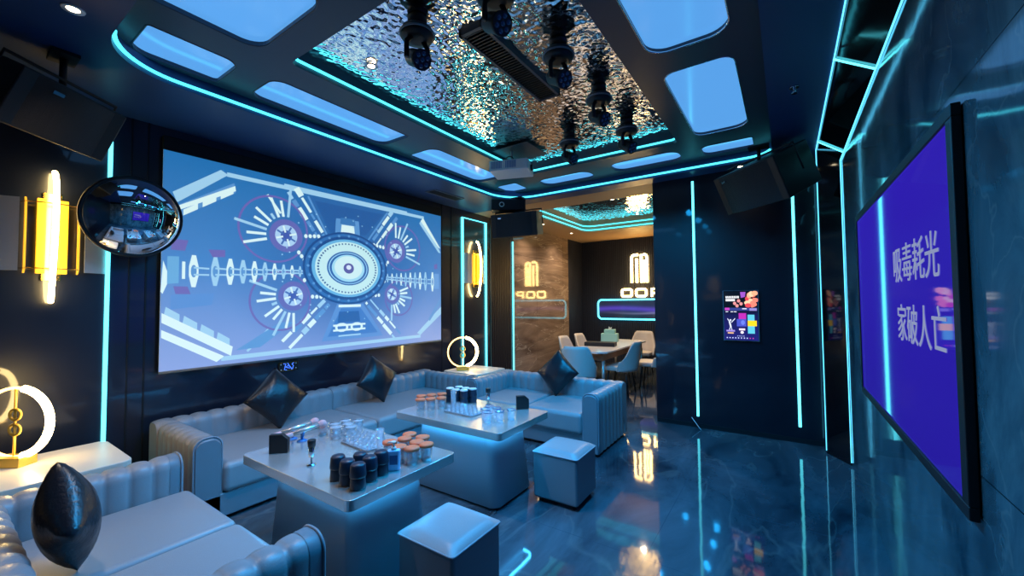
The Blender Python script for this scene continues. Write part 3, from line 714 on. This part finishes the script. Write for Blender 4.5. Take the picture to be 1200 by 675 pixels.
# glasses
def cup(name,label,cat,grp,r,h,loc,lid=None,lidname='cover',rb=None,liquid=False,m='glass'):
    t=thing(name,label,cat,loc,0,grp); rb=rb or r*.88
    b=MB(); b.lathe([(rb*.6,.003),(rb,.0),(rb*1.02,h*.3),(r,h),(r-.0035,h),(rb-.004,.014),(.0001,.012)],(0,0,0),18); b.build('glass_wall',M[m],t)
    if lid=='orange':
        b=MB(); b.lathe([(.0001,h+.001),(r+.005,h+.0),(r+.006,h-.006),(r+.0075,h-.006),(r+.0065,h+.008),(r*.7,h+.012),(.0001,h+.013)],(0,0,0),20); b.build('orange_cover',M['orange'],t)
    if lid=='frost':
        b=MB(); b.lathe([(.0001,h+.002),(r+.002,h+.001),(r+.002,h+.004),(.0001,h+.005)],(0,0,0),18); b.build('clear_cover',M['glassth'],t)
    if lid=='blue':
        b=MB(); b.tube([(r*math.cos(2*PI*k/20),r*math.sin(2*PI*k/20),h) for k in range(20)],.003,6,True); b.build('rim',M['bluerim'],t)
    b=MB(); b.lathe([(.0001,.001),(rb*.9,.001),(rb*.92,.011),(.0001,.013)],(0,0,0),16); b.build('glass_base',M['glassth'],t)
    return t
O1=[(-2.019,1.645),(-1.905,1.62),(-1.825,1.645),(-1.878,1.73),(-1.915,1.815),(-1.99,1.735),(-2.03,1.81),(-1.80,1.735)]
c=None
for i,(x,y) in enumerate(O1):
    l='clear cup with an orange paper cover in the cluster on the near table'
    c=dup(c,(x,y,TZ)) if c else cup('covered_cup',l,'cup','orange covered cups on the near table',.037,.085,(x,y,TZ),'orange')
O2=[(-2.667,2.50),(-2.605,2.565),(-2.55,2.64),(-2.76,2.60),(-2.71,2.68),(-2.66,2.76)]
c=None
for i,(x,y) in enumerate(O2):
    c=dup(c,(x,y,TZ)) if c else cup('covered_cup','clear cup with an orange paper cover in the cluster on the far table','cup','orange covered cups on the far table',.037,.088,(x,y,TZ),'orange')
c=None
for i,(x,y) in enumerate([(-2.76,1.66),(-2.68,1.70),(-2.60,1.66),(-2.60,1.75),(-2.69,1.79),(-2.52,1.72),(-2.61,1.84)]):
    c=dup(c,(x,y,TZ)) if c else cup('tumbler','clear uncovered tumbler in the cluster at the back of the near table','glass','tumblers on the near table',.037,.078,(x,y,TZ),'frost')
c=None
for i,(x,y) in enumerate([(-1.945,2.52),(-1.885,2.60),(-1.83,2.68),(-2.02,2.59),(-1.96,2.66),(-2.05,2.68)]):
    c=dup(c,(x,y,TZ)) if c else cup('tumbler','clear tumbler with a dark blue rim on the far table','glass','blue rimmed tumblers on the far table',.035,.078,(x,y,TZ),'blue')
# shot glasses on trays
def shots(cx,cy,rz,nx,ny,where):
    t=thing('serving_tray','small clear tray of shot glasses on the %s table'%where,'tray',(cx,cy,TZ),rz)
    sp=.05; b=MB(); b.prism(rrect(-nx*sp/2-.008,-ny*sp/2-.008,nx*sp/2+.008,ny*sp/2+.008,.02,4),0,.005); b.build('tray_plate',M['glassth'],t)
    b=MB(); b.tube([(x,y,.008) for x,y in rrect(-nx*sp/2-.008,-ny*sp/2-.008,nx*sp/2+.008,ny*sp/2+.008,.02,4)],.005,6,True); b.build('tray_rim',M['greyp'],t)
    c=None; Rm=Matrix.Rotation(rz,2)
    for j in range(ny):
        for i in range(nx):
            q=Rm@Vector(((i-(nx-1)/2)*sp,(j-(ny-1)/2)*sp)); loc=(cx+q.x,cy+q.y,TZ+.006)
            c=dup(c,loc) if c else cup('shot_glass','one of the small clear shot glasses on the %s table tray'%where,'glass','shot glasses on the %s table'%where,.020,.052,loc,rb=.014,m='glassc')
shots(-2.34,1.70,-.06,6,3,'near'); shots(-2.29,2.64,-.03,6,3,'far')
cup('highball_glass','tall slender empty glass on the near table beside the shot glasses','glass','tall glasses',.026,.145,(-2.13,1.66,TZ),rb=.022)
cup('highball_glass','tall slender empty glass on the far table before the dice cups','glass','tall glasses',.026,.145,(-2.49,2.73,TZ),rb=.022)
# dice cups
def dice(loc,label,grp,capm):
    t=thing('dice_cup',label,'dice cup',loc,0,grp)
    b=MB(); b.lathe([(.036,0),(.040,.006),(.037,.055),(.034,.062)],(0,0,0),20); b.build('cup_body',M['navyc'],t)
    b=MB(); b.lathe([(.040,.058),(.041,.066),(.037,.115)]+([(.030,.124),(.0001,.127)] if not capm else [(.036,.12)]),(0,0,0),20); b.build('upper_cup',M['navyc'],t)
    if capm: 
        b=MB(); b.lathe([(.037,.119),(.038,.126),(.034,.130),(.0001,.131)],(0,0,0),20); b.build('white_top',M['whitecap'],t)
    return t
c=None
for x,y in [(-2.0,1.288),(-1.903,1.279),(-1.815,1.28),(-1.844,1.372),(-1.93,1.375),(-1.86,1.455)]:
    c=dup(c,(x,y,TZ)) if c else dice((x,y,TZ),'dark navy dice cup in the group at the front edge of the near table','dice cups on the near table',False)
c=None
for x,y in [(-2.65,2.86),(-2.56,2.84),(-2.48,2.86),(-2.62,2.95),(-2.53,2.94),(-2.45,2.95)]:
    c=dup(c,(x,y,TZ)) if c else dice((x,y,TZ),'dark dice cup with a white top at the back of the far table','dice cups on the far table',True)
# sanitizer
t=thing('pump_bottle','clear blue pump bottle with a label on the near coffee table','bottle',(-1.845,1.53,TZ),.7)
b=MB(); b.prism(rrect(-.036,-.022,.036,.022,.014,5),0,.11); b.build('bottle_body',M['gel'],t,bevel=.006)
b=MB(); b.prism(rrect(-.018,-.023,.024,-.0225,.0,1),.035,.085); b.build('label_sticker',M['labelm'],t)
b=MB(); b.cyl((0,0,.11),.014,.014,14); b.cyl((0,0,.124),.005,.026,10); b.cyl((0,0,.148),.013,.008,14); b.tube([(0,0,.152),(-.03,0,.152),(-.034,0,.146)],.004,6); b.build('pump',M['whitecap'],t)

# ------------------------------------------------------------------ right wall television
t=thing('television','huge wall television with a blue slide and Chinese words','television',(XR-.001,2.85,1.519))
W,H=2.10,1.283
b=MB(); b.box((-.018,-W/2+.02,-H/2+.02),(0,W/2-.02,H/2-.02)); b.build('back_case',M['blackm'],t)
b=MB()
for a,c_ in (((-.028,-W/2,-H/2),(-.003,W/2,-H/2+.042)),((-.028,-W/2,H/2-.042),(-.003,W/2,H/2)),((-.028,-W/2,-H/2+.042),(-.003,-W/2+.055,H/2-.042)),((-.028,W/2-.03,-H/2+.042),(-.003,W/2,H/2-.042))): b.box(a,c_)
b.build('bezel',M['blackm'],t,bevel=.004)
y0,y1,z0,z1=-W/2+.055,W/2-.03,-H/2+.042,H/2-.042
p=Pic(lambda u,v,z:(-.0195-z,y1+(y0-y1)*u,z0+(z1-z0)*v))
p.grid(0,0,1,1,6,4,lambda u,v:mix(S(36,22,150),S(44,26,168),v))
scrn=p.build('screen',M['tvp'],t,color=True,recalc=False)
tvt=emis('tv_letters',S(150,160,200),.75)
def text(s,size,parent,mtx,m,name,ext=.0006,align='LEFT'):
    cu=bpy.data.curves.new(name,'FONT'); cu.body=s; cu.size=size; cu.extrude=ext; cu.align_x=align
    ob=bpy.data.objects.new(name,cu); COL.objects.link(ob); dg=bpy.context.evaluated_depsgraph_get(); dg.update()
    me=bpy.data.meshes.new_from_object(ob.evaluated_get(dg)); bpy.data.objects.remove(ob)
    me.materials.clear(); me.materials.append(m); me.transform(mtx)
    o=bpy.data.objects.new(name,me); COL.objects.link(o); o.parent=parent; return o
RT=Matrix(((0,0,-1,0),(-1,0,0,0),(0,1,0,0),(0,0,0,1)))   # text plane facing -X
text('吸毒耗光',.185,scrn,Matrix.Translation((-.0212,-.11,.125))@RT,tvt,'headline_words')
text('家破人亡',.185,scrn,Matrix.Translation((-.0212,-.16,-.15))@RT,tvt,'second_line_words')

# ------------------------------------------------------------------ wall tablet on the back wall
t=thing('wall_tablet','lit song ordering tablet on the black back wall between two light strips','tablet',(-.443,YB,1.372))
w,h=.172,.285
b=MB(); b.box((-w-.008,-.03,-h-.008),(w+.008,0,h+.008)); b.build('case',M['blackm'],t,bevel=.004)
b=MB(); b.tube([(-w-.006,-.031,-h-.006),(w+.006,-.031,-h-.006),(w+.006,-.031,h+.006),(-w-.006,-.031,h+.006)],.004,4,True,sq=True); b.build('bezel',M['greyp'],t)
p=Pic(lambda u,v,z:(-w+2*w*u,-.0305-z*.6,-h+2*h*v)); K=1.66*.6
p.grid(0,0,1,1,4,8,lambda u,v:S(6,6,14) if v>.62 else mix(S(30,26,110),S(16,14,60),v/.62))
rr=random.Random(3)
for k in range(16): p.ell((rr.uniform(.62,.97),rr.uniform(.70,.96)),rr.uniform(.04,.10),rr.uniform(.03,.06),random.choice((S(250,130,110),S(255,170,130),S(220,70,80),S(250,200,160))),14)
for q in ((.33,.75),(.45,.80),(.52,.74),(.40,.70)): p.ell(q,.05,.035,S(220,140,140),12)
p.poly([(.50,.98),(.66,.98),(.64,.88),(.52,.86)],S(150,80,190))
for q in ((.06,.90,.40),(.06,.84,.28)): p.poly([(q[0],q[1]),(q[0]+q[2],q[1]),(q[0]+q[2],q[1]-.045),(q[0],q[1]-.045)],S(230,230,235)); 
for k in range(7): p.line((.10+.05*k,.905),(.11+.05*k,.85),.012,S(6,6,14))
p.poly([(.02,.66),(.98,.66),(.98,.60),(.02,.60)],S(50,60,130)); p.poly([(.03,.66),(.17,.66),(.17,.61),(.03,.61)],S(190,60,180))
for x in (.05,.20,.30): p.poly([(x,.585),(x+.08,.585),(x+.08,.57),(x,.57)],S(220,220,240))
p.poly([(.55,.65),(.68,.65),(.68,.63),(.55,.63)],S(220,220,240)); p.poly([(.76,.65),(.97,.65),(.97,.60),(.76,.60)],S(140,130,200))
p.poly([(.44,.55),(.66,.55),(.66,.40),(.44,.40)],S(180,40,170)); p.poly([(.38,.43),(.66,.43),(.66,.28),(.38,.28)],S(70,80,190)); p.ell((.56,.36),.06,.05,S(100,120,220),12)
p.poly([(.70,.52),(.90,.52),(.90,.14),(.70,.14)],S(90,190,215)); p.poly([(.70,.40),(.96,.40),(.96,.29),(.70,.29)],S(255,205,20))
for a,bq,ww in (((.16,.38),(.20,.26),.05),((.10,.44),(.17,.36),.02),((.33,.44),(.22,.36),.02),((.19,.28),(.14,.18),.022),((.20,.28),(.24,.18),.022)): p.line(a,bq,ww,S(210,215,235))
p.ell((.19,.405),.03,.02,S(210,215,235),12)
p.poly([(.06,.205),(.32,.205),(.32,.17),(.06,.17)],S(150,130,210)); p.poly([(.10,.155),(.28,.155),(.28,.13),(.10,.13)],S(230,180,130)); p.poly([(.44,.24),(.62,.24),(.62,.20),(.44,.20)],S(230,210,230)); p.ell((.53,.16),.05,.03,S(230,220,235),12)
for k in range(10): p.ell((.08+.085*k,.045),.020,.013,S(190,200,240) if k<8 else S(190,60,160),10)
for k in range(4): p.ell((.40+.06*k,.085),.018,.010,S(160,170,220),8)
p.build('screen',M['kio'],t,color=True,recalc=False)

# ------------------------------------------------------------------ neon sign in the alcove
ys=YA-.05
t=thing('neon_logo_sign','glowing warm logo of four arched bars on the alcove back wall','sign',(-2.93,ys,2.34))
def npath(par,name,pts,r=.028):
    b=MB(); b.tube([(x,0,z) for x,z in pts],r,10); return b.build(name,M['neon'],par)
npath(t,'arched_bar',[(-.18,-.34),(-.18,.26),(-.165,.31),(-.12,.335),(-.02,.335)])
npath(t,'straight_bar',[(-.055,-.34),(-.055,.24)])
npath(t,'arched_bar',[(.055,-.34),(.055,.335),(.13,.335),(.175,.31),(.19,.26),(.19,-.34)])
npath(t,'straight_bar',[(.12,-.34),(.12,.20)],.02)
for s in (-.12,.12):
    b=MB(); b.box((s-.01,0,-.02),(s+.01,.05,.02)); b.build('standoff',M['blackm'],t)
t=thing('neon_letters','glowing warm letters O O P below the arched logo on the alcove wall','sign',(-2.93,ys,1.755))
def nlet(pts,name,closed=True,r=.024):
    b=MB(); b.tube([(x,0,z) for x,z in pts],r,8,closed); b.build(name,M['neon'],t)
nlet(rrect(-.43,-.085,-.19,.085,.04,3),'letter_o'); nlet(rrect(-.08,-.085,.16,.085,.04,3),'letter_o')
nlet([(.29,-.10),(.29,.085),(.47,.085),(.51,.06),(.51,.01),(.47,-.015),(.29,-.015)],'letter_p',False)
t=thing('neon_picture_sign','cyan rounded neon outline around a purple picture on the alcove wall','sign',(-3.12,ys,1.35))
fr=rrect(-.87,-.24,.87,.24,.10,6)
b=MB(); b.tube([(x,0,z) for x,z in fr],.020,8,True); b.build('neon_outline',M['led'],t)
p=Pic(lambda u,v,z:(-.85+1.7*u,.022-z,-.22+.44*v))
def artc(u,v):
    band=math.exp(-((v-.52-.05*math.sin(5*u))/.13)**2); band2=math.exp(-((v-.30-.03*math.sin(7*u+1))/.05)**2)
    c=mix(S(16,34,60),S(30,40,70),v); c=mix(c,S(84,64,190),.9*band); return mix(c,S(150,150,200),.7*band2*u)
p.grid(0,0,1,1,40,18,artc); p.build('picture',M['art'],t,color=True,recalc=False)
b=MB(); b.box((-.86,.024,-.23),(.86,.04,.23)); b.build('backing',M['blackm'],t)

# ------------------------------------------------------------------ speakers
def speaker(name_label,loc,rot,stem_top,dims=(.66,.36,.40)):
    t=thing('hanging_speaker',name_label,'speaker',loc,0,'corner loudspeakers'); w,d,h=dims
    R=rot.to_matrix().to_4x4()
    b=MB(R); b.prism([(-w/2,d/2),(-w/2+.06,-d/2),(w/2-.06,-d/2),(w/2,d/2)],-h/2,h/2); b.build('cabinet',M['blackm'],t,bevel=.012)
    b=MB(R); pol=[]
    for k in range(11):
        s=-1+2*k/10; pol.append((s*(w/2-.07),d/2+.045*(1-s*s)))
    pol=pol+[(w/2-.07,d/2-.005),(-w/2+.07,d/2-.005)]
    b.prism(pol,-h/2+.012,h/2-.012); b.build('grille',M['grille'],t)
    b=MB(R); b.cbox((w/2-.16,d/2+.032,h/2-.06),(.05,.012,.02)); b.build('badge',M['chrome'],t)
    q=Vector(stem_top)-Vector(loc)
    top=R@Vector((0,0,h/2-.01))
    b=MB(); b.tube([top,(top.x,top.y,q.z-.01)],.018,8); b.cbox((top.x,top.y,q.z-.012),(.18,.12,.02)); b.build('ceiling_bracket',M['blackm'],t)
    b=MB(R); b.tube([(-w/2-.015,0,-.02),(-w/2-.015,0,h/2+.03),(w/2+.015,0,h/2+.03),(w/2+.015,0,-.02)],.010,6); b.build('yoke',M['blackm'],t)
    return t
from mathutils import Euler
speaker('black hanging speaker in the near left ceiling corner above the wall lamp',(-3.72,.44,2.76),Euler((-.45,-.12,-1.15)),(-3.72,.44,ZC),(.52,.34,.34))
speaker('black hanging speaker with bracket box beside the ceiling tray corner, left of the alcove',(-3.26,5.02,2.70),Euler((-.18,0,PI+.15)),(-3.26,5.02,ZC),(.72,.40,.34))
speaker('black hanging speaker in the far right corner beside the corner post',(-.13,4.80,2.77),Euler((-.45,0,PI-.75)),(-.13,4.80,ZC),(.76,.50,.42))
# bracket box with round sensor over the middle speaker
t=thing('sensor_box','small black box with a white ring hanging above the middle speaker','box',(-3.40,4.95,2.985))
b=MB(Matrix.Rotation(.62,4,'Z')); b.cbox((0,0,0),(.50,.22,.16)); b.build('case',M['blackm'],t,bevel=.01)
b=MB(Matrix.Rotation(.62,4,'Z')); b.tube([(-.10+.032*math.cos(a),-.114,-.0+.032*math.sin(a)) for a in [2*PI*k/16 for k in range(16)]],.007,6,True); b.build('ring',M['whitecap'],t)

# ------------------------------------------------------------------ moving head spots
def head(loc,rz,label):
    t=thing('moving_head_light',label,'spotlight',loc,rz,'moving head lights on the mirror ceiling')
    b=MB(); b.cyl((0,0,0),.060,-.05,20); b.lathe([(.045,-.05),(.095,-.075),(.105,-.10),(.095,-.13),(.05,-.14)],(0,0,0),24); b.build('base',M['blackm'],t)
    b=MB(); b.tube([(.105*math.cos(a),.105*math.sin(a),-.105) for a in [2*PI*k/28 for k in range(28)]],.007,6,True); b.build('trim_ring',M['greyp'],t)
    b=MB()
    for s in (-1,1): b.tube([(0,s*.04,-.13),(0,s*.072,-.17),(0,s*.072,-.27)],.016,8)
    b.build('yoke',M['blackm'],t)
    d=Vector((.75,0,-.45)).normalized(); c=Vector((0,0,-.255))
    b=MB(); b.lathe([(.035,-.10),(.052,-.07),(.054,.03),(.060,.05),(.060,.075)],c,20,True,d); b.build('lamp_head',M['blackm'],t)
    Rq=Vector((0,0,1)).rotation_difference(d).to_matrix(); b=MB()
    for k in range(7):
        r=0 if k==6 else .036; q=c+Rq@Vector((r*math.cos(k*PI/3),r*math.sin(k*PI/3),.073)); b.lathe([(.015,0),(.012,.008),(.0001,.011)],q,10,True,d)
    b.build('lens_cluster',M['lens'],t); return t
HZ=zt-.005
HP=[(-1.86,1.72,-.25,'moving head light on the left of the mirror ceiling, nearest row'),(-1.27,1.74,-.3,'moving head light at the near end of the black vent'),(-1.24,2.42,-.35,'moving head light beside the far end of the black vent'),
    (-1.24,3.14,-.3,'moving head light alone on the right between vent and far row'),(-1.25,3.88,-.3,'moving head light in the far right corner of the mirror ceiling'),(-1.85,3.84,-.35,'moving head light at the far edge of the mirror ceiling, nearest the projector')]
h0=None
for x,y,rz,l in HP:
    h0=dup(h0,(x,y,HZ),rz,l) if h0 else head((x,y,HZ),rz,l)

# AC vent
t=thing('air_vent','long black slotted air vent in the rippled mirror ceiling','vent',(-1.64,2.50,zt-.012))
w,d=.10,.53
b=MB()
for a,c_ in (((-w,-d,-.02),(w,-d+.025,.02)),((-w,d-.025,-.02),(w,d,.02)),((-w,-d,-.02),(-w+.022,d,.02)),((w-.022,-d,-.02),(w,d,.02))): b.box(a,c_)
b.build('frame',M['frame'],t)
b=MB()
for k in range(34):
    y=-d+.04+k*(2*d-.08)/33; b.box((-w+.02,y-.004,-.014),(w-.02,y+.006,.012))
b.build('slats',M['blackm'],t)
b=MB(); b.box((-w+.01,-d+.01,.006),(w-.01,d-.01,.014)); b.build('backing',M['blackm'],t)

# projector
t=thing('projector','white projector hanging on a pole from the mirror ceiling','projector',(-2.60,3.86,0),.35)
b=MB(); b.cyl((0,0,3.17),.016,.155,12); b.build('pole',M['white'],t)
b=MB(); b.box((-.225,-.17,3.035),(.225,.17,3.155)); b.build('body',M['white'],t,bevel=.014)
b=MB()
for x0 in (-.195,-.03): 
    for k in range(7): b.box((x0+.018*k,-.173,3.06),(x0+.018*k+.009,-.169,3.14))
b.build('side_grille',M['blued'],t)
b=MB(); b.cyl((.215,.0,3.095),.035,.035,18,ax=(1,0,0)); b.build('lens_barrel',M['blackm'],t)
b=MB(); b.cbox((0,0,3.165),(.12,.10,.02)); b.build('mount_plate',M['greyp'],t)
b=MB(); b.tube([(-.02+.045*math.cos(a),-.03,3.20+.035*math.sin(a)) for a in [2*PI*k/18 for k in range(18)]],.006,6,True); b.build('cable_loop',M['blackm'],t)
b=MB(); b.box((-2.78,3.72,zt-.03),(-2.30,4.18,zt-.022)); o=b.build('access_hatch',M['frame']); tag(o,'dark square access plate in the mirror ceiling above the projector','hatch')

# downlights
def dlight(loc,label):
    t=thing('downlight',label,'downlight',loc,0,'small round downlights')
    b=MB(); b.lathe([(.028,-.004),(.045,-.006),(.047,0),(.028,.0)],(0,0,0),20,cap=False); b.build('bezel',M['white'],t)
    b=MB(); b.cyl((0,0,-.003),.026,.003,16); b.build('lamp',M['dl'],t); return t
d0=dlight((-3.04,.43,ZC-.001),'small lit downlight in the dark ceiling above the foreground sofa')
dup(d0,(-2.50,1.86,zt-.02),0,'small lit downlight in the near left of the mirror ceiling')
dup(d0,(-.40,5.33,ZC-.001),0,'small lit downlight over the back wall above the wall tablet')
# sprinkler on right soffit
t=thing('sprinkler','small sprinkler head on the ceiling soffit right of the tray','sprinkler',(.09,3.56,ZC))
b=MB(); b.cyl((0,0,0),.03,-.008,16); b.build('collar',M['chrome'],t)
b=MB(); b.cyl((0,0,-.008),.009,-.04,10); b.cyl((0,0,-.045),.02,-.004,12); b.build('nozzle',M['chrome'],t)
# flush vent on the left soffit
for (x,y,dx,dy,l) in ((-4.02,4.25,.09,.30,'dark slot vent in the ceiling over the far end of the screen'),):
    t=thing('ceiling_vent',l,'vent',(x,y,ZC))
    b=MB(); b.tube([(-dx,-dy,-.004),(dx,-dy,-.004),(dx,dy,-.004),(-dx,dy,-.004)],.008,4,True,sq=True); b.build('frame',M['greyp'],t)
    b=MB()
    for k in range(7): b.box((-dx+.02+k*.025,-dy,-.006),(-dx+.03+k*.025,dy,0))
    b.build('slats',M['blackm'],t)

# ------------------------------------------------------------------ dining alcove
t=thing('dining_table','white topped dining table in the far alcove','table',(-2.72,7.25,0))
w,d=.35,1.18
b=MB(); b.prism([(-w,-d+.12),(-w+.12,-d),(w-.12,-d),(w,-d+.12),(w,d-.12),(w-.12,d),(-w+.12,d),(-w,d-.12)],.72,.75); b.build('tabletop',M['dtop'],t,bevel=.005)
b=MB(); b.box((-w+.08,-d+.12,.60),(w-.08,d-.12,.72)); b.build('apron',M['wood'],t)
for sx in (-1,1):
    for sy in (-1,1):
        b=MB(); b.cyl((sx*(w-.09),sy*(d-.16),0),.022,.6,12,r2=.03); b.build('leg',M['steel'],t)
def chair(loc,rz,label):
    # local facing +y, back at -y
    t=thing('dining_chair',label,'chair',loc,rz,'cream dining chairs')
    b=MB(); b.prism(rrect(-.24,-.20,.24,.24,(.2,.2,.10,.10),6),.40,.48); b.build('seat',M['chairf'],t,bevel=.025)
    # wrap-around back shell, highest behind
    n=20; vs=[]; rows=8
    for lay,rr in ((0,.0),(1,.035)):
        for j in range(rows+1):
            for i in range(n+1):
                a=PI+PI*i/n; c=abs(math.cos(a)); R=.27-rr
                top=.89-.33*(max(0,(c-.62)/.38)**1.4)
                z=.40+(top-.40)*j/rows; fl=1+.06*j/rows
                vs.append((R*fl*math.cos(a),-.02+R*1.0*fl*math.sin(a)-.05*j/rows,z))
    b=MB(); K=(rows+1)*(n+1); fs=[]
    for lay in (0,1):
        for j in range(rows):
            for i in range(n): fs.append((lay*K+j*(n+1)+i,lay*K+j*(n+1)+i+1,lay*K+(j+1)*(n+1)+i+1,lay*K+(j+1)*(n+1)+i))
    for i in range(n): fs.append((rows*(n+1)+i,rows*(n+1)+i+1,K+rows*(n+1)+i+1,K+rows*(n+1)+i)); fs.append((i,i+1,K+i+1,K+i))
    for j in range(rows):
        for i in (0,n): fs.append((j*(n+1)+i,(j+1)*(n+1)+i,K+(j+1)*(n+1)+i,K+j*(n+1)+i))
    b.add(vs,fs,True); b.build('backrest',M['chairf'],t)
    for sx in (-1,1):
        for sy in (-1,1):
            b=MB(); b.tube([(sx*.16,sy*.14,.41),(sx*.20,sy*.19,0)],.013,8); b.build('leg',M['blackm'],t)
    return t
ch=chair((-2.68,5.78,0),.30,'cream dining chair at the near end of the alcove table, back to the viewer')
dup(ch,(-3.30,7.05,0),-PI/2,'cream dining chair on the marble side of the table, nearer one')
dup(ch,(-3.30,7.75,0),-PI/2,'cream dining chair on the marble side of the table, farther one')
dup(ch,(-2.62,8.78,0),PI,'cream dining chair at the far end of the alcove table under the neon sign')
dup(ch,(-2.35,6.72,0),PI/2,'cream dining chair on the right side of the alcove table')
dup(ch,(-2.02,7.45,0),PI/2+.1,'cream dining chair pulled out right of the table, cut off by the black wall')
t=thing('tissue_box','pale teal box with a smaller box on top on the dining table','box',(-2.95,7.85,.75),.2)
b=MB(); b.box((-.16,-.11,0),(.16,.11,.16)); b.build('lower_box',M['teal'],t,bevel=.006)
b=MB(); b.box((-.10,-.08,.16),(.11,.08,.24)); b.build('upper_box',M['teal'],t,bevel=.005)
b=MB(); b.prism([(-.03,0),(.03,0),(.045,.05),(.01,.035),(-.02,.06)],-.004,.004,lambda x,y,z:(x,z,.24+y)); b.build('tissue',M['whitecap'],t)
b=MB(); b.box((-.27,-.12,0),(.27,.12,.07)); o=b.build('storage_case',M['blackm'],bevel=.006); o.location=(-2.80,6.98,.75); o.rotation_euler=(0,0,.15); tag(o,'flat black case lying on the dining table','case')

# ------------------------------------------------------------------ lamps: fixtures, plus blue fill added under the moving heads
def spot(loc,e,col,ang=150,rad=.05,tgt=None,blend=1):
    l=bpy.data.lights.new('lamp','SPOT'); l.energy=e; l.color=col; l.spot_size=math.radians(ang); l.spot_blend=blend; l.shadow_soft_size=rad
    o=bpy.data.objects.new('lamp',l); COL.objects.link(o); o.location=loc
    if tgt: o.rotation_euler=(Vector(tgt)-Vector(loc)).to_track_quat('-Z','Y').to_euler()
    return o
BL=(.012,.37,.90)
for x,y,rz,l in HP:
    spot((x,y,HZ-.36),125,BL,165,.05)  # wide blue fill added below each head to brighten the room
spot((-3.04,.43,ZC-.02),62,(1,.80,.64),110,.03)
spot((-2.50,1.86,zt-.04),88,(1,.78,.62),95,.03)
spot((-.40,5.33,ZC-.02),14,(1,.75,.5),90,.03)
# alcove downlights
for x,y in ((-3.98,7.0),(-3.98,8.3)):  # nearer one added to brighten the brown marble
    dup(d0,(x,y,ZC-.001),0,'small lit downlight over the brown marble wall, '+('nearer one' if y<7.5 else 'farther one'))
    spot((x,y,ZC-.02),60,(1,.74,.48),140,.03)
for x,y in ((-2.4,6.6),(-2.4,8.0)):
    dup(d0,(x,y,3.28),0,'small lit downlight in the alcove mirror ceiling, '+('nearer one' if y<7 else 'farther one'))
    spot((x,y,3.24),90,(1,.72,.45),150,.04)

# world
w=bpy.data.worlds.new('World'); scn.world=w; w.use_nodes=True; w.node_tree.nodes['Background'].inputs[0].default_value=(.004,.010,.02,1)

# ------------------------------------------------------------------ camera
cam=bpy.data.cameras.new('Camera'); co=bpy.data.objects.new('Camera',cam); COL.objects.link(co); scn.camera=co
f=474.53; cam.sensor_fit='HORIZONTAL'; cam.sensor_width=36; cam.lens=36*f/1200; cam.clip_start=.02
yaw,pit,rol=math.radians(34.0796),math.radians(2.0163),math.radians(-.4987)
fw=Vector((-math.sin(yaw)*math.cos(pit),math.cos(yaw)*math.cos(pit),math.sin(pit))); rt=Vector((math.cos(yaw),math.sin(yaw),0)); up=rt.cross(fw)
r2=rt*math.cos(rol)+up*math.sin(rol); u2=-rt*math.sin(rol)+up*math.cos(rol)
co.matrix_world=Matrix(((r2.x,u2.x,-fw.x,0),(r2.y,u2.y,-fw.y,0),(r2.z,u2.z,-fw.z,1.55),(0,0,0,1)))
vs=scn.view_settings; vs.view_transform='Standard'; vs.look='None'; vs.gamma=1; vs.use_curve_mapping=False; vs.exposure=0.12
